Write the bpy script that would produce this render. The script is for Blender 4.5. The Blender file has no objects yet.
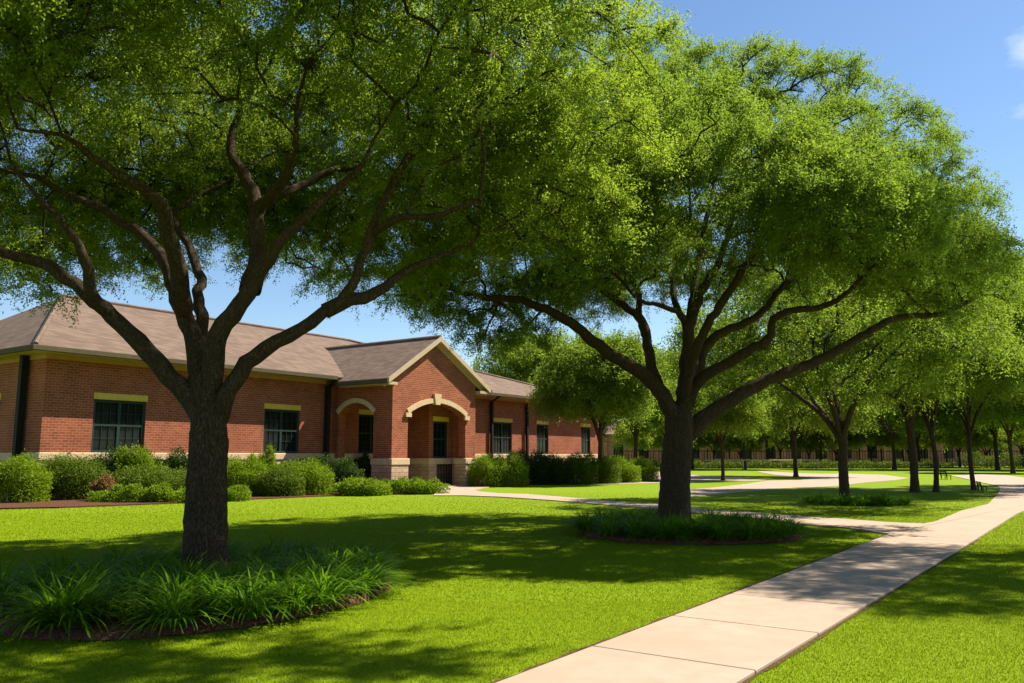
import bpy, bmesh, math, random
import numpy as np
from mathutils import Vector, Matrix

random.seed(7)
RNG = np.random.default_rng(7)
C = bpy.context.scene.collection
SC = bpy.context.scene

# ------------------------------------------------------------------ camera
F = 825.0; EYE = 1.35; PITCH = math.atan(114.5 / 825)
cd = bpy.data.cameras.new('camera'); cam = bpy.data.objects.new('camera', cd); C.objects.link(cam)
cam.location = (0, 0, EYE); cam.rotation_euler = (math.pi / 2 + PITCH, 0, 0)
cd.sensor_width = 36; cd.lens = F / 1024 * 36; cd.clip_start = 0.05; cd.clip_end = 3000
SC.camera = cam

# ------------------------------------------------------------------ light
SUN_H = Vector((0.92, 0.39, 0)).normalized(); SUN_EL = math.radians(52.5)
SUN_AZ = math.atan2(SUN_H.x, SUN_H.y)
w = bpy.data.worlds.new('World'); SC.world = w; w.use_nodes = True
nt = w.node_tree; nt.nodes.clear()
out = nt.nodes.new('ShaderNodeOutputWorld'); bg = nt.nodes.new('ShaderNodeBackground')
sky = nt.nodes.new('ShaderNodeTexSky'); sky.sky_type = 'NISHITA'; sky.sun_disc = False
sky.sun_elevation = SUN_EL; sky.sun_rotation = SUN_AZ
sky.air_density = 1.0; sky.dust_density = 0.15; sky.ozone_density = 2.2
bg.inputs['Strength'].default_value = 0.066
hs = nt.nodes.new('ShaderNodeHueSaturation'); hs.inputs['Saturation'].default_value = 1.08
# small fair-weather cloud high on the right, part of the sky dome
cdir = Vector((0.645, 0.941, 0.478)).normalized()
tc = nt.nodes.new('ShaderNodeTexCoord')
def wn(t, **k):
    n = nt.nodes.new(t)
    for a, b in k.items(): setattr(n, a, b)
    return n
sub = wn('ShaderNodeVectorMath', operation='SUBTRACT'); sub.inputs[1].default_value = cdir
nz = wn('ShaderNodeTexNoise'); nz.inputs['Scale'].default_value = 16; nz.inputs['Detail'].default_value = 8; nz.inputs['Roughness'].default_value = 0.58
mp = wn('ShaderNodeMapping'); mp.inputs['Scale'].default_value = (1, 1, 1.9)
ln = wn('ShaderNodeVectorMath', operation='LENGTH')
mp2 = wn('ShaderNodeMapping'); mp2.inputs['Scale'].default_value = (1, 1, 0.8)
ra = wn('ShaderNodeMapRange'); ra.inputs[1].default_value = 0.0; ra.inputs[2].default_value = 0.075; ra.inputs[3].default_value = 0.34; ra.inputs[4].default_value = -0.25
ad = wn('ShaderNodeMath', operation='ADD')
cr = wn('ShaderNodeMapRange'); cr.inputs[1].default_value = 0.52; cr.inputs[2].default_value = 0.85; cr.inputs[4].default_value = 0.4; cr.clamp = True
mx = wn('ShaderNodeMixRGB'); mx.inputs[2].default_value = (9.0, 9.3, 9.9, 1)
L = nt.links.new
L(tc.outputs['Generated'], sub.inputs[0]); L(sub.outputs[0], mp2.inputs[0]); L(mp2.outputs[0], ln.inputs[0]); L(ln.outputs['Value'], ra.inputs[0])
L(tc.outputs['Generated'], mp.inputs[0]); L(mp.outputs[0], nz.inputs['Vector'])
L(nz.outputs['Fac'], ad.inputs[0]); L(ra.outputs[0], ad.inputs[1]); L(ad.outputs[0], cr.inputs[0])
L(sky.outputs[0], hs.inputs['Color']); L(hs.outputs[0], mx.inputs[1]); L(cr.outputs[0], mx.inputs[0])
L(mx.outputs[0], bg.inputs['Color']); L(bg.outputs[0], out.inputs['Surface'])

sd = bpy.data.lights.new('sun', 'SUN'); sd.energy = 4.6; sd.angle = math.radians(0.45); sd.color = (1.0, 0.93, 0.80)
so = bpy.data.objects.new('sun', sd); C.objects.link(so)
sv = Vector((SUN_H.x * math.cos(SUN_EL), SUN_H.y * math.cos(SUN_EL), math.sin(SUN_EL)))
so.rotation_euler = sv.to_track_quat('Z', 'Y').to_euler(); so.location = sv * 60

SC.view_settings.view_transform = 'Standard'; SC.view_settings.look = 'None'
SC.view_settings.exposure = 1.3; SC.view_settings.gamma = 1.0
SC.view_settings.use_curve_mapping = False
SC.cycles.max_bounces = 9; SC.cycles.diffuse_bounces = 6; SC.cycles.glossy_bounces = 2
SC.cycles.transmission_bounces = 6; SC.cycles.transparent_max_bounces = 6
SC.cycles.use_denoising = True
SC.cycles.sample_clamp_indirect = 4

# ------------------------------------------------------------------ picture -> place helpers (used for layout only)
def ray(x, y):
    a = (x - 512) / F; b = -(y - 341.5) / F
    return np.array([a, math.cos(PITCH) - b * math.sin(PITCH), math.sin(PITCH) + b * math.cos(PITCH)])
EYEP = np.array([0, 0, EYE])
def gp(x, y, z=0.0):
    d = ray(x, y); return EYEP + d * ((z - EYE) / d[2])
def yp(x, y, Y):
    d = ray(x, y); return EYEP + d * (Y / d[1])
TH = math.radians(35)
D1 = np.array([math.sin(TH), math.cos(TH), 0]); D2 = np.array([-math.cos(TH), math.sin(TH), 0])

# ------------------------------------------------------------------ materials
def mat(name):
    m = bpy.data.materials.new(name); m.use_nodes = True
    t = m.node_tree; b = t.nodes['Principled BSDF']
    return m, t, b
def noise_mat(name, c1, c2, scale=4, detail=6, rough=0.8, bump=0.0, bscale=40, spec=0.3, c3=None, scale2=0.6, coords='Object', metallic=0.0, dist=0.02):
    m, t, b = mat(name)
    tcn = t.nodes.new('ShaderNodeTexCoord')
    n = t.nodes.new('ShaderNodeTexNoise'); n.inputs['Scale'].default_value = scale; n.inputs['Detail'].default_value = detail; n.inputs['Roughness'].default_value = 0.65
    r = t.nodes.new('ShaderNodeValToRGB'); r.color_ramp.elements[0].position = 0.32; r.color_ramp.elements[1].position = 0.68
    r.color_ramp.elements[0].color = (*c1, 1); r.color_ramp.elements[1].color = (*c2, 1)
    t.links.new(tcn.outputs[coords], n.inputs['Vector']); t.links.new(n.outputs['Fac'], r.inputs[0])
    col = r.outputs[0]
    if c3:
        n2 = t.nodes.new('ShaderNodeTexNoise'); n2.inputs['Scale'].default_value = scale2; n2.inputs['Detail'].default_value = 3
        t.links.new(tcn.outputs[coords], n2.inputs['Vector'])
        mr = t.nodes.new('ShaderNodeMapRange'); mr.inputs[1].default_value = 0.42; mr.inputs[2].default_value = 0.68
        t.links.new(n2.outputs['Fac'], mr.inputs[0])
        mxx = t.nodes.new('ShaderNodeMixRGB'); mxx.inputs[2].default_value = (*c3, 1)
        t.links.new(mr.outputs[0], mxx.inputs[0]); t.links.new(col, mxx.inputs[1]); col = mxx.outputs[0]
    t.links.new(col, b.inputs['Base Color'])
    b.inputs['Roughness'].default_value = rough; b.inputs['Specular IOR Level'].default_value = spec; b.inputs['Metallic'].default_value = metallic
    if bump:
        n3 = t.nodes.new('ShaderNodeTexNoise'); n3.inputs['Scale'].default_value = bscale; n3.inputs['Detail'].default_value = 5
        t.links.new(tcn.outputs[coords], n3.inputs['Vector'])
        bp = t.nodes.new('ShaderNodeBump'); bp.inputs['Strength'].default_value = bump; bp.inputs['Distance'].default_value = dist
        t.links.new(n3.outputs['Fac'], bp.inputs['Height']); t.links.new(bp.outputs[0], b.inputs['Normal'])
    return m
def leaf_mat(name, dark, light, trans=0.5, rough=0.45, tcol=None, spec=0.1):
    m, t, b = mat(name)
    at = t.nodes.new('ShaderNodeAttribute'); at.attribute_name = 'tint'
    r = t.nodes.new('ShaderNodeValToRGB'); r.color_ramp.elements[0].color = (*dark, 1); r.color_ramp.elements[1].color = (*light, 1)
    t.links.new(at.outputs['Fac'], r.inputs[0]); t.links.new(r.outputs[0], b.inputs['Base Color'])
    b.inputs['Roughness'].default_value = rough; b.inputs['Specular IOR Level'].default_value = spec
    tr = t.nodes.new('ShaderNodeBsdfTranslucent')
    mu = t.nodes.new('ShaderNodeMixRGB'); mu.blend_type = 'MULTIPLY'; mu.inputs[0].default_value = 1; mu.inputs[2].default_value = (*(tcol or (1.25, 1.2, 0.5)), 1)
    t.links.new(r.outputs[0], mu.inputs[1]); t.links.new(mu.outputs[0], tr.inputs['Color'])
    ms = t.nodes.new('ShaderNodeMixShader'); ms.inputs[0].default_value = trans
    o = t.nodes['Material Output']
    t.links.new(b.outputs[0], ms.inputs[1]); t.links.new(tr.outputs[0], ms.inputs[2]); t.links.new(ms.outputs[0], o.inputs['Surface'])
    return m
def brick_mat(name, c1, c2, mortar, bw=0.22, bh=0.085, ms=0.011, bump=0.4, rough=0.85, stain=0.25):
    m, t, b = mat(name)
    tcn = t.nodes.new('ShaderNodeTexCoord'); sp = t.nodes.new('ShaderNodeSeparateXYZ'); t.links.new(tcn.outputs['Object'], sp.inputs[0])
    ad = t.nodes.new('ShaderNodeMath'); ad.operation = 'ADD'; t.links.new(sp.outputs[0], ad.inputs[0]); t.links.new(sp.outputs[1], ad.inputs[1])
    cb = t.nodes.new('ShaderNodeCombineXYZ'); t.links.new(ad.outputs[0], cb.inputs[0]); t.links.new(sp.outputs[2], cb.inputs[1])
    br = t.nodes.new('ShaderNodeTexBrick'); br.inputs['Scale'].default_value = 1; br.inputs['Brick Width'].default_value = bw; br.inputs['Row Height'].default_value = bh
    br.inputs['Mortar Size'].default_value = ms; br.inputs['Mortar Smooth'].default_value = 0.1; br.inputs['Bias'].default_value = -0.1
    br.inputs['Color1'].default_value = (*c1, 1); br.inputs['Color2'].default_value = (*c2, 1); br.inputs['Mortar'].default_value = (*mortar, 1)
    t.links.new(cb.outputs[0], br.inputs['Vector'])
    n = t.nodes.new('ShaderNodeTexNoise'); n.inputs['Scale'].default_value = 0.9; n.inputs['Detail'].default_value = 8; n.inputs['Roughness'].default_value = 0.7
    t.links.new(tcn.outputs['Object'], n.inputs['Vector'])
    mr = t.nodes.new('ShaderNodeMapRange'); mr.inputs[1].default_value = 0.3; mr.inputs[2].default_value = 0.7; mr.inputs[3].default_value = 1 - stain; mr.inputs[4].default_value = 1 + stain
    t.links.new(n.outputs['Fac'], mr.inputs[0])
    mu = t.nodes.new('ShaderNodeVectorMath'); mu.operation = 'SCALE'; t.links.new(br.outputs['Color'], mu.inputs[0]); t.links.new(mr.outputs[0], mu.inputs['Scale'])
    t.links.new(mu.outputs[0], b.inputs['Base Color'])
    bp = t.nodes.new('ShaderNodeBump'); bp.inputs['Strength'].default_value = bump; bp.inputs['Distance'].default_value = 0.012; bp.invert = True
    t.links.new(br.outputs['Fac'], bp.inputs['Height']); t.links.new(bp.outputs[0], b.inputs['Normal'])
    b.inputs['Roughness'].default_value = rough; b.inputs['Specular IOR Level'].default_value = 0.2
    return m

M = {}
M['lawn'] = noise_mat('lawn', (0.126, 0.196, 0.004), (0.192, 0.264, 0.006), scale=9, detail=9, rough=0.95, bump=0.5, bscale=70, spec=0.1, c3=(0.158, 0.228, 0.005), scale2=0.22, dist=0.05)
M['grass'] = leaf_mat('grass_blade', (0.168, 0.252, 0.004), (0.232, 0.312, 0.006), trans=0.30, rough=0.8, spec=0.03)
gt = M['grass'].node_tree
_g = gt.nodes.new('ShaderNodeNewGeometry'); _a = gt.nodes.new('ShaderNodeVectorMath'); _a.operation = 'MULTIPLY_ADD'; _a.inputs[1].default_value = (0.4, 0.4, 0.4); _a.inputs[2].default_value = (0, 0, 0.75)
_n = gt.nodes.new('ShaderNodeVectorMath'); _n.operation = 'NORMALIZE'; gt.links.new(_g.outputs['Normal'], _a.inputs[0]); gt.links.new(_a.outputs[0], _n.inputs[0])
for _q in gt.nodes:
    if _q.type in ('BSDF_PRINCIPLED',): gt.links.new(_n.outputs[0], _q.inputs['Normal'])
M['leaf'] = leaf_mat('elm_leaf', (0.112, 0.172, 0.024), (0.205, 0.268, 0.040), trans=0.65, rough=0.6, tcol=(1.6, 1.6, 0.7), spec=0.12)
M['leaf2'] = leaf_mat('far_leaf', (0.072, 0.128, 0.018), (0.180, 0.242, 0.038), trans=0.62, rough=0.6, tcol=(1.6, 1.55, 0.7), spec=0.1)
M['leaf_lit'] = leaf_mat('lit_leaf', (0.15, 0.21, 0.03), (0.30, 0.35, 0.06), trans=0.65, rough=0.6, tcol=(1.4, 1.4, 0.7))  # leaf colour lightened to stand in for sun on the shaded far trees
M['leaf_mid'] = leaf_mat('mature_leaf', (0.086, 0.146, 0.024), (0.165, 0.228, 0.038), trans=0.64, rough=0.6, tcol=(1.6, 1.6, 0.7))
M['strap'] = leaf_mat('strap_leaf', (0.060, 0.150, 0.004), (0.150, 0.270, 0.009), trans=0.5, rough=0.5, tcol=(1.1, 1.2, 0.5), spec=0.08)
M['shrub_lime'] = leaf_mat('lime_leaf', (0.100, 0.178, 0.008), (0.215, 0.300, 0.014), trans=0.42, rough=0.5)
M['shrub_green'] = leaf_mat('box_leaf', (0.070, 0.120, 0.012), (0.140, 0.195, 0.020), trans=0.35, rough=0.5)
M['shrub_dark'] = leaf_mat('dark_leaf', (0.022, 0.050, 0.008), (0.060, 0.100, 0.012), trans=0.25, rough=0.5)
M['shrub_red'] = leaf_mat('red_leaf', (0.16, 0.09, 0.035), (0.28, 0.17, 0.07), trans=0.25, rough=0.6)
M['mulch'] = noise_mat('mulch', (0.045, 0.020, 0.012), (0.20, 0.085, 0.050), scale=34, detail=8, rough=0.95, bump=1.0, bscale=50, spec=0.1, dist=0.05)
M['soil'] = noise_mat('soil', (0.04, 0.022, 0.012), (0.13, 0.07, 0.035), scale=30, detail=7, rough=0.95, bump=0.9, bscale=60, spec=0.1)
M['concrete'] = noise_mat('concrete', (0.345, 0.245, 0.180), (0.405, 0.295, 0.220), scale=5, detail=12, rough=0.88, bump=0.25, bscale=160, spec=0.2, c3=(0.325, 0.245, 0.178), scale2=0.9, dist=0.006)
M['brick'] = brick_mat('brick', (0.21, 0.048, 0.020), (0.31, 0.080, 0.034), (0.30, 0.155, 0.09), ms=0.010)
M['stone'] = noise_mat('limestone', (0.46, 0.33, 0.185), (0.58, 0.43, 0.26), scale=6, detail=8, rough=0.85, bump=0.3, bscale=30)
M['ashlar'] = brick_mat('rough_stone', (0.40, 0.26, 0.16), (0.52, 0.38, 0.25), (0.25, 0.17, 0.11), bw=0.42, bh=0.17, ms=0.012, bump=0.7)
M['lintel'] = noise_mat('lintel', (0.52, 0.36, 0.045), (0.64, 0.46, 0.07), scale=12, rough=0.8)
M['trim'] = noise_mat('trim_paint', (0.40, 0.30, 0.18), (0.46, 0.35, 0.22), scale=3, rough=0.6)
M['frieze'] = noise_mat('frieze_paint', (0.34, 0.20, 0.085), (0.40, 0.235, 0.10), scale=3, rough=0.7)
M['dark_metal'] = noise_mat('dark_metal', (0.010, 0.009, 0.007), (0.018, 0.016, 0.012), scale=8, rough=0.7, spec=0.15)
M['gutter'] = noise_mat('gutter', (0.075, 0.060, 0.032), (0.10, 0.08, 0.045), scale=5, rough=0.8, spec=0.1)
M['frame'] = noise_mat('green_frame', (0.012, 0.030, 0.025), (0.018, 0.040, 0.034), scale=6, rough=0.6, spec=0.2)
M['shingle'] = brick_mat('shingle', (0.125, 0.083, 0.058), (0.188, 0.128, 0.094), (0.092, 0.062, 0.045), bw=0.30, bh=0.09, ms=0.006, bump=0.4, rough=0.95, stain=0.10)
m, t, b = mat('glass'); b.inputs['Base Color'].default_value = (0.008, 0.011, 0.009, 1); b.inputs['Roughness'].default_value = 0.08; b.inputs['Specular IOR Level'].default_value = 0.22
tn = t.nodes.new('ShaderNodeTexNoise'); tn.inputs['Scale'].default_value = 1.2; bp = t.nodes.new('ShaderNodeBump'); bp.inputs['Strength'].default_value = 0.03
t.links.new(tn.outputs['Fac'], bp.inputs['Height']); t.links.new(bp.outputs[0], b.inputs['Normal']); M['glass'] = m
# bark: furrowed, stretched along the stem
m, t, b = mat('bark')
tcn = t.nodes.new('ShaderNodeTexCoord'); mpn = t.nodes.new('ShaderNodeMapping'); mpn.inputs['Scale'].default_value = (1, 1, 0.28)
t.links.new(tcn.outputs['Object'], mpn.inputs[0])
n1 = t.nodes.new('ShaderNodeTexVoronoi'); n1.feature = 'DISTANCE_TO_EDGE'; n1.inputs['Scale'].default_value = 44
n2 = t.nodes.new('ShaderNodeTexNoise'); n2.inputs['Scale'].default_value = 18; n2.inputs['Detail'].default_value = 9; n2.inputs['Roughness'].default_value = 0.7
nw = t.nodes.new('ShaderNodeMixRGB'); nw.blend_type = 'ADD'; nw.inputs[0].default_value = 0.12
t.links.new(mpn.outputs[0], nw.inputs[1]); t.links.new(n2.outputs['Color'], nw.inputs[2]); t.links.new(mpn.outputs[0], n2.inputs['Vector']); t.links.new(nw.outputs[0], n1.inputs['Vector'])
mr = t.nodes.new('ShaderNodeMapRange'); mr.inputs[2].default_value = 0.16; t.links.new(n1.outputs['Distance'], mr.inputs[0])
mm = t.nodes.new('ShaderNodeMath'); mm.operation = 'MULTIPLY'; t.links.new(mr.outputs[0], mm.inputs[0]); t.links.new(n2.outputs['Fac'], mm.inputs[1])
r = t.nodes.new('ShaderNodeValToRGB'); r.color_ramp.elements[0].color = (0.022, 0.014, 0.008, 1); r.color_ramp.elements[1].color = (0.090, 0.060, 0.035, 1); r.color_ramp.elements[1].position = 0.6
t.links.new(mm.outputs[0], r.inputs[0]); t.links.new(r.outputs[0], b.inputs['Base Color'])
bp = t.nodes.new('ShaderNodeBump'); bp.inputs['Strength'].default_value = 0.8; bp.inputs['Distance'].default_value = 0.014
t.links.new(mm.outputs[0], bp.inputs['Height']); t.links.new(bp.outputs[0], b.inputs['Normal']); b.inputs['Roughness'].default_value = 0.9; b.inputs['Specular IOR Level'].default_value = 0.15
M['bark'] = m

# ------------------------------------------------------------------ object helpers
def link(o, parent=None):
    C.objects.link(o)
    if parent is not None: o.parent = parent
    return o
def tag(o, label=None, cat=None, group=None, kind=None):
    if label: o['label'] = label
    if cat: o['category'] = cat
    if group: o['group'] = group
    if kind: o['kind'] = kind
    return o
def empty(name, loc=(0, 0, 0), rz=0.0):
    o = bpy.data.objects.new(name, None); o.empty_display_size = 0.2
    o.location = loc; o.rotation_euler = (0, 0, rz); return link(o)
def copy_tree(o, parent=None):
    c = o.copy(); link(c, parent)
    for ch in list(o.children): copy_tree(ch, c)
    return c
class MB:
    """collects shapes, builds ONE mesh"""
    def __init__(s): s.bm = bmesh.new()
    def box(s, a, b):
        x0, y0, z0 = a; x1, y1, z1 = b
        vs = [s.bm.verts.new(p) for p in ((x0, y0, z0), (x1, y0, z0), (x1, y1, z0), (x0, y1, z0), (x0, y0, z1), (x1, y0, z1), (x1, y1, z1), (x0, y1, z1))]
        for f in ((0, 3, 2, 1), (4, 5, 6, 7), (0, 1, 5, 4), (1, 2, 6, 5), (2, 3, 7, 6), (3, 0, 4, 7)): s.bm.faces.new([vs[i] for i in f])
        return s
    def prism(s, pts, off):
        """pts: closed 3-D outline, extruded by off"""
        off = Vector(off); a = [s.bm.verts.new(p) for p in pts]; b = [s.bm.verts.new(Vector(p) + off) for p in pts]
        n = len(pts); s.bm.faces.new(a); s.bm.faces.new(b[::-1])
        for i in range(n): s.bm.faces.new((a[i], b[i], b[(i + 1) % n], a[(i + 1) % n]))
        return s
    def bar(s, p, q, r, n=8, r2=None):
        p = Vector(p); q = Vector(q); d = (q - p).normalized(); r2 = r if r2 is None else r2
        x = d.orthogonal().normalized(); y = d.cross(x); A = []; B = []
        for i in range(n):
            c = math.cos(2 * math.pi * i / n); e = math.sin(2 * math.pi * i / n)
            A.append(s.bm.verts.new(p + (x * c + y * e) * r)); B.append(s.bm.verts.new(q + (x * c + y * e) * r2))
        for i in range(n): s.bm.faces.new((A[i], A[(i + 1) % n], B[(i + 1) % n], B[i]))
        s.bm.faces.new(A[::-1]); s.bm.faces.new(B); return s
    def build(s, name, m, parent=None, bevel=0, smooth=False):
        me = bpy.data.meshes.new(name)
        bmesh.ops.recalc_face_normals(s.bm, faces=s.bm.faces[:])
        if bevel: bmesh.ops.bevel(s.bm, geom=[e for e in s.bm.edges if len(e.link_faces) == 2 and e.calc_face_angle(0) > 0.5], offset=bevel, segments=1, affect='EDGES')
        bmesh.ops.triangulate(s.bm, faces=[f for f in s.bm.faces if len(f.verts) > 4])
        s.bm.to_mesh(me); s.bm.free(); me.materials.append(m)
        if smooth: me.polygons.foreach_set('use_smooth', [True] * len(me.polygons))
        return link(bpy.data.objects.new(name, me), parent)
def np_mesh(name, verts, faces_n, loops, m, tint=None, smooth=False):
    """verts (N,3); faces_n = vertices per face; loops flat index array"""
    me = bpy.data.meshes.new(name); nv = len(verts); nf = len(loops) // faces_n
    me.vertices.add(nv); me.vertices.foreach_set('co', np.asarray(verts, np.float32).ravel())
    me.loops.add(len(loops)); me.loops.foreach_set('vertex_index', np.asarray(loops, np.int32))
    me.polygons.add(nf); me.polygons.foreach_set('loop_start', np.arange(0, nf * faces_n, faces_n, dtype=np.int32))
    if smooth: me.polygons.foreach_set('use_smooth', np.ones(nf, bool))
    if tint is not None:
        a = me.attributes.new('tint', 'FLOAT', 'POINT'); a.data.foreach_set('value', np.asarray(tint, np.float32))
    me.update(calc_edges=True); me.materials.append(m); return me
def nrm(a): return a / np.maximum(np.linalg.norm(a, axis=-1, keepdims=True), 1e-9)

# ------------------------------------------------------------------ leaves
def leaf_mesh(name, pos, direc, normal, length, width, tint, m):
    n = len(pos); side = nrm(np.cross(direc, normal)); up = nrm(np.cross(side, direc))
    L_ = length[:, None]; W_ = width[:, None] * 0.5
    v = np.empty((n, 4, 3))
    v[:, 0] = pos; v[:, 1] = pos + direc * L_ * 0.45 + side * W_ + up * W_ * 0.35
    v[:, 2] = pos + direc * L_ - up * L_ * 0.08; v[:, 3] = pos + direc * L_ * 0.45 - side * W_ + up * W_ * 0.35
    return np_mesh(name, v.reshape(-1, 3), 4, np.arange(n * 4), m, np.repeat(tint, 4))
def clump_leaves(cent, outd, rc, n_each, llen, rng, droop=0.25, twigs=6, base=None):
    """leaves along short twigs radiating from every clump centre"""
    k = len(cent); tw = twigs
    td = nrm(outd[:, None, :] * 0.75 + rng.normal(size=(k, tw, 3)) * 0.75 + np.array([0, 0, 0.12]))
    tl = rc * rng.uniform(0.55, 1.25, (k, tw))
    per = max(1, n_each // tw)
    t_ = rng.uniform(0.1, 1, (k, tw, per)); 
    p = cent[:, None, None, :] + td[:, :, None, :] * (tl[:, :, None] * t_)[..., None]
    p = p + np.array([0, 0, -droop]) * (t_ ** 2 * tl[:, :, None])[..., None] + rng.normal(size=p.shape) * llen * 0.75
    d = nrm(td[:, :, None, :] * 0.6 + rng.normal(size=p.shape) * 0.65 + np.array([0, 0, -0.25]))
    nn = nrm(rng.normal(size=p.shape) * 0.55 + np.array([0.15, 0, 0.9]))
    ctint = rng.uniform(0, 1, (k, 1, 1)) * 0.3 + (0.35 * base[:, None, None] if base is not None else 0.15)
    ti = ctint + rng.uniform(0, 0.35, (k, tw, per)) 
    f = lambda a: a.reshape(-1, a.shape[-1])
    N = k * tw * per
    return f(p), f(d), f(nn), llen * rng.uniform(0.7, 1.25, N), llen * rng.uniform(0.42, 0.62, N), ti.ravel()

# ------------------------------------------------------------------ branches
def tubes(name, chains, m, rng, rough=0.04):
    V = []; LP = []; base = 0
    for pts, rad in chains:
        pts = np.asarray(pts, float); rad = np.asarray(rad, float); n = len(pts)
        if n < 2: continue
        rm = rad.max(); s = 14 if rm > 0.12 else 9 if rm > 0.05 else 6 if rm > 0.02 else 4
        tg = np.gradient(pts, axis=0); tg = nrm(tg)
        x = np.cross(tg[0], [0.31, 0.85, 0.2]); x = x / np.linalg.norm(x); X = [x]
        for i in range(1, n):
            x = X[-1] - tg[i] * np.dot(X[-1], tg[i]); X.append(x / np.linalg.norm(x))
        X = np.array(X); Y = np.cross(tg, X); a = np.linspace(0, 2 * math.pi, s, endpoint=False)
        rr = rad[:, None] * (1 + rng.normal(size=(n, s)) * (rough if rm > 0.05 else 0))
        ring = pts[:, None, :] + rr[..., None] * (np.cos(a)[None, :, None] * X[:, None, :] + np.sin(a)[None, :, None] * Y[:, None, :])
        V.append(ring.reshape(-1, 3))
        i = np.arange(n - 1)[:, None] * s + np.arange(s)[None, :]; j = np.arange(n - 1)[:, None] * s + (np.arange(s)[None, :] + 1) % s
        LP.append((np.stack([i, j, j + s, i + s], -1) + base).ravel()); base += n * s
    return np_mesh(name, np.concatenate(V), 4, np.concatenate(LP), m, smooth=True)
def spline(pts, rad, step):
    """Catmull-Rom through pts, resampled about every step"""
    P = np.asarray(pts, float); R = np.asarray(rad, float); n = len(P); o = []; q = []
    for i in range(n - 1):
        p0 = P[max(i - 1, 0)]; p1 = P[i]; p2 = P[i + 1]; p3 = P[min(i + 2, n - 1)]
        k = max(1, int(np.linalg.norm(p2 - p1) / step))
        for j in range(k):
            t = j / k
            o.append(0.5 * (2 * p1 + (p2 - p0) * t + (2 * p0 - 5 * p1 + 4 * p2 - p3) * t * t + (3 * p1 - p0 - 3 * p2 + p3) * t ** 3)); q.append(R[i] * (1 - t) + R[i + 1] * t)
    o.append(P[-1]); q.append(R[-1]); return np.array(o), np.array(q)
def grow(limbs, attr, rng, tip=0.006, bf=0.35, step=0.35, rmax=0.06, expo=0.47):
    """limbs: list of (points, radii). attr: clump centres. Every clump is joined to the cheapest point of the growing skeleton."""
    pos = []; par = []; path = []; chains = []
    for pts, rad in limbs:
        chains.append((pts, rad)); st = len(pos)
        for i, p in enumerate(pts):
            pos.append(p); par.append(len(pos) - 2 if i else -1); path.append((path[-1] + np.linalg.norm(p - pts[i - 1])) if i else p[2])
    nl = len(pos)
    n_max = nl + len(attr) * 12
    PA = np.zeros((n_max, 3)); PA[:nl] = pos; LEN = np.zeros(n_max); LEN[:nl] = path; par = par + [0] * (n_max - nl); cnt = nl
    PEN = np.zeros(n_max); k = 0
    for pts, rad in limbs:
        PEN[k:k + len(pts)] = np.where(np.asarray(rad) > rmax * 2.2, 0.9, 0.0); k += len(pts)
    c0 = np.mean(pos, axis=0); order = np.argsort([np.min(np.sum((PA[:nl] - a) ** 2, 1)) for a in attr]); tw = []
    for ai in order:
        a = attr[ai]; d = np.linalg.norm(PA[:cnt] - a, axis=1)
        j = int(np.argmin(d + bf * LEN[:cnt] + PEN[:cnt])); dist = d[j]; k = max(2, min(11, int(dist / step) + 1))
        p0 = PA[j]; bow = np.array([rng.normal() * 0.06, rng.normal() * 0.06, 0.10]) * dist; ids = [j]; prev = j
        for i in range(1, k + 1):
            t = i / k; p = p0 * (1 - t) + a * t + bow * 4 * t * (1 - t) + (rng.normal(size=3) * 0.025 * dist if i < k else 0)
            PA[cnt] = p; LEN[cnt] = LEN[prev] + dist / k; par[cnt] = prev; ids.append(cnt); prev = cnt; cnt += 1
        tw.append(ids)
    w_ = np.zeros(cnt); 
    for ids in tw: w_[ids[-1]] += 1
    for i in range(cnt - 1, nl - 1, -1): w_[par[i]] += w_[i]
    for ids in tw:
        r_ = np.minimum(tip * np.maximum(w_[ids], 1) ** expo, rmax); r_[0] = min(r_[0], r_[1] * 1.15)
        chains.append((PA[ids], r_))
    return chains
def dome_lobes(rng, n, c, rx, ry, up, down, lr, fill=0.3, zmin=-0.75):
    """lobe centres over a dome-shaped crown: mostly on the shell, some inside"""
    o = []
    i = 0
    while len(o) < n:
        i += 1; u = rng.uniform(zmin, 1); a = i * 2.39996 + rng.uniform(-0.4, 0.4); s = math.sqrt(max(0, 1 - u * u)); 
        k = rng.uniform(0.80, 1.0) if rng.uniform() > fill else rng.uniform(0.45, 0.8)
        r = lr * rng.uniform(0.75, 1.25)
        o.append((c[0] + rx * s * math.cos(a) * k, c[1] + ry * s * math.sin(a) * k, c[2] + (up if u > 0 else down) * u * k, r))
    return np.array(o)
def lobe_clumps(lobes, per, rng, flat=0.75):
    out = []; od = []; li = []
    for x, y, z, r in lobes:
        k = max(4, int(per * (r / lobes[:, 3].mean()) ** 2)); d = nrm(rng.normal(size=(k, 3))); d[:, 2] = np.where(d[:, 2] < -0.35, -d[:, 2], d[:, 2])
        q = rng.uniform(0.45, 1.0, (k, 1)) ** 0.6
        out.append(np.array([x, y, z]) + d * q * r * np.array([1, 1, flat])); od.append(nrm(d * np.array([1, 1, 0.8]) + np.array([0, 0, 0.1]))); li.append(np.full(k, rng.uniform(0, 1)))
    return np.concatenate(out), np.concatenate(od), np.concatenate(li)
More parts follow.
